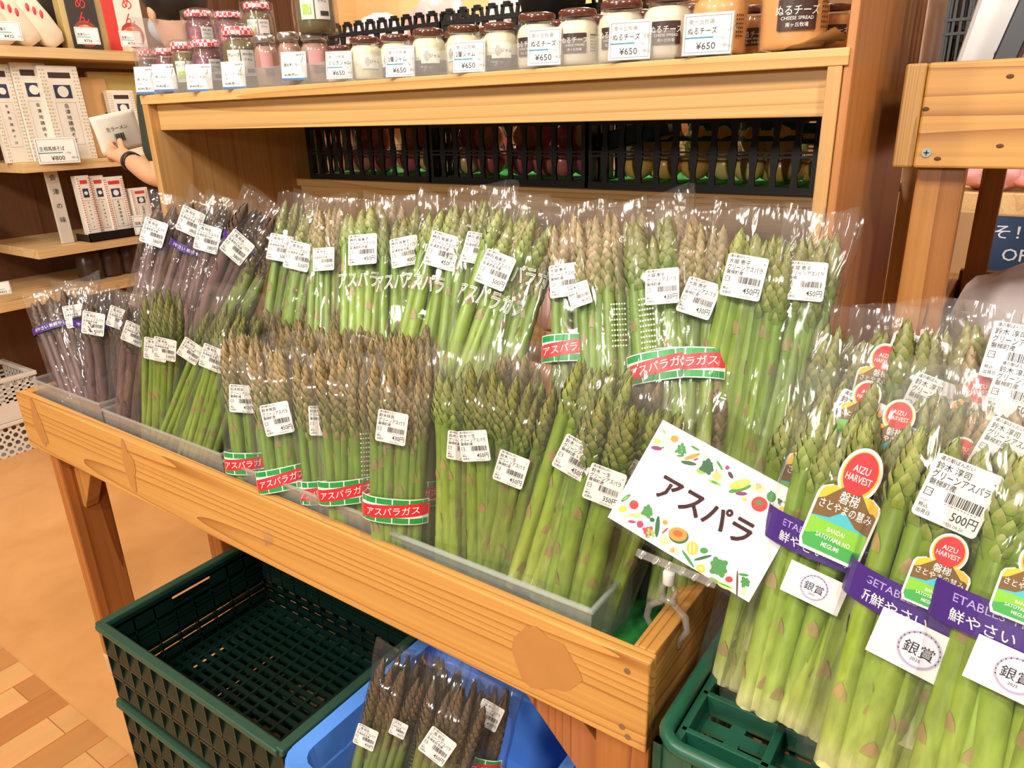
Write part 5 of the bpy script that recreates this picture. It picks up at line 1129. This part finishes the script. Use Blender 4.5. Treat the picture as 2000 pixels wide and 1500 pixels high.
# ------------------------------------------------------------------ white baskets on the floor
PW = plain((226, 220, 210), .4, name='white_plastic')
def floor_basket(name, label, x0, x1, y0, y1, z0, z1, kind):
    o = V(((x0 + x1) / 2, (y0 + y1) / 2, z0)); t = thing(name, label, 'basket', o); a, c, H = (x1 - x0) / 2, (y1 - y0) / 2, z1 - z0
    def side(L_, T):
        b = MB()
        if kind == 'grid':
            b.box(-L_ / 2, L_ / 2, 0, .004, 0, H * .45, M=T)
            for i in range(4): z = H * (.45 + .11 * i); b.box(-L_ / 2, L_ / 2, 0, .004, z, z + H * .045, M=T)
            n = round(L_ / .028)
            for i in range(n + 1): x = -L_ / 2 + i * L_ / n; b.box(x - .005, x + .005, 0, .004, H * .45, H * .93, M=T)
        else:
            n = round(L_ / .03); m = max(3, round(H / .03)); R_ = .009
            for i in range(n):
                for j in range(m):      # a square plate with a round hole, cell by cell
                    cx_, cz_ = -L_ / 2 + (i + .5) * L_ / n, (j + .5) * H / m; hx, hz = L_ / n / 2, H / m / 2; vs = []
                    for k in range(12):
                        an = 2 * PI * k / 12; dx, dz = math.cos(an), math.sin(an); s = min(hx / max(1e-6, abs(dx)), hz / max(1e-6, abs(dz)))
                        vs += [T @ V((cx_ + R_ * dx, 0, cz_ + R_ * dz)), T @ V((cx_ + s * dx, 0, cz_ + s * dz))]
                    b.add(vs, [(2 * k, 2 * ((k + 1) % 12), 2 * ((k + 1) % 12) + 1, 2 * k + 1) for k in range(12)])
        return b
    for L_, T in ((2 * a, Matrix.Translation((0, -c, 0))), (2 * a, Matrix.Translation((0, c - .004, 0))), (2 * c, Matrix.Translation((a, 0, 0)) @ Matrix.Rotation(PI / 2, 4, 'Z')), (2 * c, Matrix.Translation((-a + .004, 0, 0)) @ Matrix.Rotation(PI / 2, 4, 'Z'))):
        side(L_, T).build('basket_wall', PW, t)
    b = MB()
    for sx in (-1, 1): b.box(sx * a - .01, sx * a + .01, -c - .01, c + .01, H - .006, H + .012)
    for sy in (-1, 1): b.box(-a, a, sy * c - .01, sy * c + .01, H - .006, H + .0115)
    b.build('rim', PW, t, bevel=.004)
    b = MB(); b.box(-a + .006, a - .006, -c + .006, c - .006, .001, .006); b.build('bottom', PW, t)
floor_basket('floor_basket', 'white basket with round holes on the floor by the wall shelf', -3.36, -3.10, .74, 1.12, 0, .125, 'holes')
floor_basket('floor_basket', 'white basket with square grid, upper one by the wall shelf', -3.36, -3.09, .74, 1.13, .139, .30, 'grid')
for k in range(5):
    b = MB(); b.blob((0, 0, .03), .04, .035, .03, 12, 8, rough=.1, seed=k)
    tag(b.build('dark_tuber', plain((66, 52, 44), .7, name='tuber_skin'), None, True, loc=(-3.16 - .03 * (k % 2), .80 + .065 * k, .1465)), 'dark tuber lying in the white grid basket', 'tuber', 'tubers in the white grid basket')
# ------------------------------------------------------------------ shopper reaching for a packet
def person():
    P0 = V((-2.38, 1.62, 0)); t = thing('person', 'shopper in dark green top reaching left past the jar shelf, black wristband', 'person', P0)
    SKIN = plain((226, 172, 134), .5, name='skin'); HAIR = plain((30, 22, 20), .45, name='hair'); SHIRT = plain((46, 54, 40), .8, name='dark_green_cloth'); TRS = plain((50, 48, 56), .8, name='dark_trousers')
    hand = atx(228, 303, -2.66) - P0; wr = atx(250, 312, -2.60) - P0; elb = atx(318, 352, -2.36) - P0; sh = V((-.03, -.17, 1.30))
    def skin(name, verts, edges, mat, sub=2, root=0):
        me = bpy.data.meshes.new(name); me.from_pydata([tuple(v[0]) for v in verts], edges, []); o = mobj(name, me, t); me.materials.append(mat)
        m = o.modifiers.new('skin', 'SKIN'); m.use_smooth_shade = True
        for i, v in enumerate(verts):
            r = v[1]; me.skin_vertices[0].data[i].radius = r if isinstance(r, tuple) else (r, r)
        me.skin_vertices[0].data[root].use_root = True
        s = o.modifiers.new('sub', 'SUBSURF'); s.levels = sub; s.render_levels = sub
        return o
    hd = atx(340, 15, -2.45) - P0
    fd = (hand - wr).normalized(); side = fd.cross(V((0, 0, 1))).normalized(); upv = side.cross(fd)
    palm = wr + fd * .045; vs = [(V((0, 0, .92)), (.15, .11)), (V((-.01, 0, 1.08)), (.14, .10)), (V((-.03, 0, 1.26)), (.16, .10)), (V((-.05, 0, 1.36)), (.10, .08)), (V((hd.x * .7, hd.y * .7, 1.41)), .05), (V((hd.x, hd.y, hd.z - .07)), (.075, .085)), (V((hd.x, hd.y, hd.z + .03)), (.085, .095)), (V((hd.x, hd.y, hd.z + .09)), (.055, .06)),
          (sh, .06), (elb.lerp(sh, .5) + V((.02, 0, 0)), .048), (elb, .042), (elb.lerp(wr, .5), .040), (wr, .027), (palm, (.036, .018)), (wr + fd * .085, (.038, .014)),
          (V((0, .17, 1.30)), .06), (V((.02, .22, 1.08)), .045), (V((-.06, .20, .88)), .038), (V((-.10, .19, .80)), (.03, .02)),
          (V((0, -.09, .86)), .085), (V((0, -.10, .48)), .06), (V((.02, -.10, .09)), .042), (V((-.10, -.11, .04)), .036), (V((0, .09, .86)), .085), (V((0, .10, .48)), .06), (V((.02, .10, .09)), .042), (V((-.10, .11, .04)), .036)]
    es = [(0, 1), (1, 2), (2, 3), (3, 4), (4, 5), (5, 6), (6, 7), (2, 8), (8, 9), (9, 10), (10, 11), (11, 12), (12, 13), (13, 14), (2, 15), (15, 16), (16, 17), (17, 18), (0, 19), (19, 20), (20, 21), (21, 22), (0, 23), (23, 24), (24, 25), (25, 26)]
    for k, (off, ln) in enumerate(((-.026, .058), (-.009, .068), (.009, .066), (.025, .052))):     # fingers curl over the packet
        b0 = wr + fd * .088 + upv * off; i = len(vs)
        vs += [(b0, .0095), (b0 + fd * ln * .45 + side * .012, .0088), (b0 + fd * ln * .75 + side * .032, .008), (b0 + fd * ln * .7 + side * .048, .0068)]
        es += [(14, i), (i, i + 1), (i + 1, i + 2), (i + 2, i + 3)]
    i = len(vs); b0 = wr + fd * .03 + upv * .03
    vs += [(b0, .012), (b0 + fd * .03 + upv * .018 + side * .014, .0105), (b0 + fd * .055 + upv * .014 + side * .03, .0085)]; es += [(13, i), (i, i + 1), (i + 1, i + 2)]
    skin('body', vs, es, SKIN)
    skin('shirt', [(V((0, 0, .90)), (.165, .125)), (V((-.01, 0, 1.08)), (.16, .12)), (V((-.03, 0, 1.27)), (.18, .12)), (V((-.05, 0, 1.37)), (.10, .085)), (sh, .08), (elb.lerp(sh, .45) + V((.02, 0, 0)), .068), (elb.lerp(sh, .12) + V((.01, 0, 0)), .062), (V((0, .17, 1.30)), .08), (V((.02, .22, 1.12)), .065)], [(0, 1), (1, 2), (2, 3), (2, 4), (4, 5), (5, 6), (2, 7), (7, 8)], SHIRT)
    skin('trousers', [(V((0, 0, .90)), (.16, .12)), (V((0, -.09, .82)), .1), (V((0, -.10, .48)), .075), (V((.02, -.10, .10)), .062), (V((0, .09, .82)), .1), (V((0, .10, .48)), .075), (V((.02, .10, .10)), .062)], [(0, 1), (1, 2), (2, 3), (0, 4), (4, 5), (5, 6)], TRS)
    for s in (-1, 1): b = MB(); b.blob((-.06, s * .10, .038), .12, .048, .038, 16, 10); b.build('shoe', INK, t, True)
    b = MB(); b.blob(hd + V((.012, 0, .045)), .108, .105, .115, 24, 16, rough=.06, seed=2); b.v = [v for v in b.v]
    for k, v in enumerate(b.v):
        if v.x < hd.x - .055 and v.z < hd.z + .06: b.v[k] = V((hd.x - .05, v.y * .9 + hd.y * .1, max(v.z, hd.z + .05)))
    for v in b.v:
        pass
    b.build('hair', HAIR, t, True)
    for s in (-1, 1):
        b = MB(); b.blob(hd + V((-.082, s * .032, .01)), .008, .013, .007, 12, 8); b.build('eye', plain((40, 30, 26), .2, name='eye_dark'), t, True)
        b = MB(); b.blob(hd + V((.0, s * .082, -.02)), .018, .012, .03, 12, 8); b.build('ear', SKIN, t, True)
    b = MB(); b.blob(hd + V((-.062, 0, -.055)), .045, .062, .052, 18, 12); b.build('face_mask', plain((186, 204, 220), .7, name='mask_blue'), t, True)
    b = MB(); w2 = wr + (elb - wr).normalized() * .03; ax = (elb - wr).normalized(); q = ax.orthogonal().normalized(); r2 = ax.cross(q); n = 24
    for z in (-.011, .011):
        for k in range(n): th = 2 * PI * k / n; b.v.append(w2 + ax * z + (q * math.cos(th) + r2 * math.sin(th)) * .0345)
    for k in range(n): b.f.append([k, (k + 1) % n, n + (k + 1) % n, n + k]); b.m.append(0)
    o = b.build('wristband', plain((24, 22, 24), .4, name='band_black'), t, True); md = o.modifiers.new('th', 'SOLIDIFY'); md.thickness = .004
    return P0 + hand
HP = person()
# packet held in the hand
c1, c2, c3, c4 = (atx(*q, -2.72) for q in ((178, 228), (262, 210), (278, 292), (205, 300)))
xx = (c2 - c1).normalized(); zz = ((c1 + c2) - (c3 + c4)); zz = (zz - xx * zz.dot(xx)).normalized(); yy = zz.cross(xx); M = Matrix((xx, yy, zz)).transposed().to_4x4(); M.translation = (c1 + c2 + c3 + c4) / 4
t = thing('held_packet', 'white barcoded packet held by the shopper', 'packet', M=M); w, h = (c2 - c1).length, (c1 - c4).length * 1.05
b = MB()
for i in range(9):
    for j in range(9):
        u, v = i / 8 - .5, j / 8 - .5; d = .012 * (1 - 4 * u * u) * (1 - 4 * v * v); b.v.append(V((u * w, -d, v * h)))
for i in range(8):
    for j in range(8): p = i * 9 + j; b.f.append([p, p + 9, p + 10, p + 1]); b.m.append(0)
o = b.build('packet_body', plain((232, 228, 216), .4, name='packet_white'), t, True); md = o.modifiers.new('th', 'SOLIDIFY'); md.thickness = .012
b = MB(); f = lambda x, z: V((x, -.0135, z)); b.text('生ラーメン', w * .10, (-.05 * w, .12 * h), 0, f)
for i in range(12): b.box(-.16 * w + i * .018 * w, -.16 * w + i * .018 * w + (.006 + .005 * (i % 3)) * w, -.0135, -.013, -.22 * h, -.02 * h)
b.build('print', INK, t)
# ------------------------------------------------------------------ far shelf and goods behind the unit
so = V((-1.9, 3.3, 0)); t = thing('far_shelf', 'pale shelf far behind the jars stacked with orange and pink packs', 'shelf', so)
spart('shelf_board', lambda b: b.box(-3.6, -.9, 3.1, 3.5, 1.60, 1.635), BOARDP)
spart('shelf_board', lambda b: b.box(-3.6, -.9, 3.1, 3.5, 1.20, 1.235), BOARDP)
spart('back_panel', lambda b: b.box(-3.6, -.9, 3.5, 3.52, 0, 2.3), plain((240, 200, 146), .7, name='peach_panel'))
for x in (-3.58, -.93): spart('side_panel', lambda b: b.box(x, x + .02, 3.1, 3.5, 0, 2.3), BOARDP)
for k, (px, py, c, l) in enumerate(((398, 2, (206, 40, 50), 'red box with a pale mark'), (428, 5, (246, 170, 80), 'orange snack bag'), (478, 8, (226, 110, 110), 'pink patterned bag'), (515, 0, (90, 70, 64), 'dark bag'), (552, 12, (250, 180, 90), 'orange bag with yellow slip'))):
    p = at(px, py, 3.2)
    if k == 0:
        b = MB(); b.box(-.07, .07, -.04, .04, 0, .22); tag(b.build('gift_box', plain(c, .4, name='far_pack'), None, loc=(p.x, 3.2, 1.6355)), l + ' on the far shelf', 'box')
    else: soft_bag('snack_bag', (p.x, 3.22, 1.6355), .11, .06, .09, plain(c, .35, name='far_pack'), l + ' on the far shelf', 'snack bag', 30 + k, .25)
for k, (px, c, l) in enumerate(((740, (236, 214, 196), 'large clear and white bag above the upper crates'), (850, (240, 236, 228), 'white sack with grey print behind the upper crates'), (1250, (238, 214, 190), 'pale bag behind the cheese spread jars'))):
    p = at(px, 20, 2.3); soft_bag('white_sack', (p.x, 2.3, 1.2355), .15, .12, .17, plain(c, .4, name='sack'), l, 'bag', 40 + k, .25)
so = V((-.9, 2.35, 0)); t = thing('rear_counter', 'pale counter behind the shelf unit carrying white sacks', 'counter', so)
spart('counter_top', lambda b: b.box(-2.0, -.3, 2.1, 2.6, 1.205, 1.235), BOARDP)
for x in (-1.98, -.33): spart('counter_leg', lambda b: b.box(x, x + .03, 2.15, 2.55, 0, 1.205), BOARDP)
# right background
b = MB(); b.box(-.35, 1.6, 2.58, 2.95, .885, .94); tag(b.build('rear_board', BOARDP, None), 'pale board of a far display with pink packs, seen right of the post', 'shelf')
b = MB(); b.box(-.33, 1.58, 2.62, 2.93, 0, .60); tag(b.build('rear_plinth', DARKW, None), 'dark plinth under the far display board', 'plinth')
for k, x in enumerate((-.12, .02, .16)): soft_bag('meat_pack', (x, 2.70, .9405), .10, .09, .055, plain((232, 168, 172), .35, name='pink_meat'), 'pink pack on the far board, ' + ('left', 'middle', 'right')[k] + ' one', 'pack', 50 + k, .25, 'pink packs on the far board')
t = thing('blue_banner', 'dark blue banner with white lettering below the far board', 'banner', (.0, 2.56, .70)); b = MB(); b.box(-.12, .45, 0, .004, -.05, .182); b.mi = 1
b.text('そ！', .045, (-.035, .138), 1, lambda x, z: V((x, -.001, z)), 'CENTER', 1.2); b.text('OF', .05, (-.02, .075), 1, lambda x, z: V((x, -.001, z))); b.build('cloth', [plain((26, 56, 92), .6, name='banner_blue'), plain((206, 216, 226), .6, name='banner_white')], t)
soft_bag('clear_sack', (.05, 1.40, .7855), .12, .14, .085, plain((240, 232, 232), .3, name='sack_film'), 'big whitish plastic sack on the lower shelf of the wooden stand', 'bag', 60, .3)
b = MB(); b.box(-.190, -.150, 1.62, 1.70, 1.02, 1.10); tag(b.build('turf_scrap', plain((40, 160, 64), .8, name='bright_turf'), None), 'strip of bright green turf glimpsed beside the post', 'mat')
bx0, bx1 = at(1846, 60, 1.17).x, at(1902, 60, 1.17).x
lattice_basket('lattice_basket', bx0, bx1, 1.17, 1.38, 1.1505, 1.42, 'tall narrow black lattice basket standing on the wooden stand', None, 4)
b = MB(); b.box(-.035, .035, -.015, .015, 0, .2); o = b.build('film_pack', plain((206, 204, 204), .25, name='film_pack'), None, bevel=.006); o.location = (at(1912, 60, 1.18).x, 1.18, 1.1515); o.rotation_euler = (0, math.radians(10), 0); tag(o, 'whitish film pack leaning between the black baskets', 'pack')
b = MB(); b.box(-.012, .012, -.06, .06, 0, .24); o = b.build('black_slab', plain((26, 26, 32), .35, name='slab_black'), None, bevel=.002); o.location = (at(1936, 60, 1.14).x, 1.14, 1.1515); o.rotation_euler = (0, math.radians(14), 0); tag(o, 'flat black tray standing on edge on the wooden stand', 'tray')
soft_bag('onion_bag', (at(1995, 60, 1.2).x, 1.22, 1.1505), .05, .06, .085, plain((150, 110, 124), .3, name='onion_skin'), 'bag of purple onions on the wooden stand at the top right', 'bag', 70, .3)
b = MB(); b.box(-.018, .05, -.02, .02, 0, .26); o = b.build('white_carton', plain((238, 222, 216), .45, name='carton_white'), None, bevel=.003); o.location = (at(1826, 60, 1.41).x, 1.42, 1.1505); tag(o, 'white carton with faint pink print behind the black basket', 'carton')
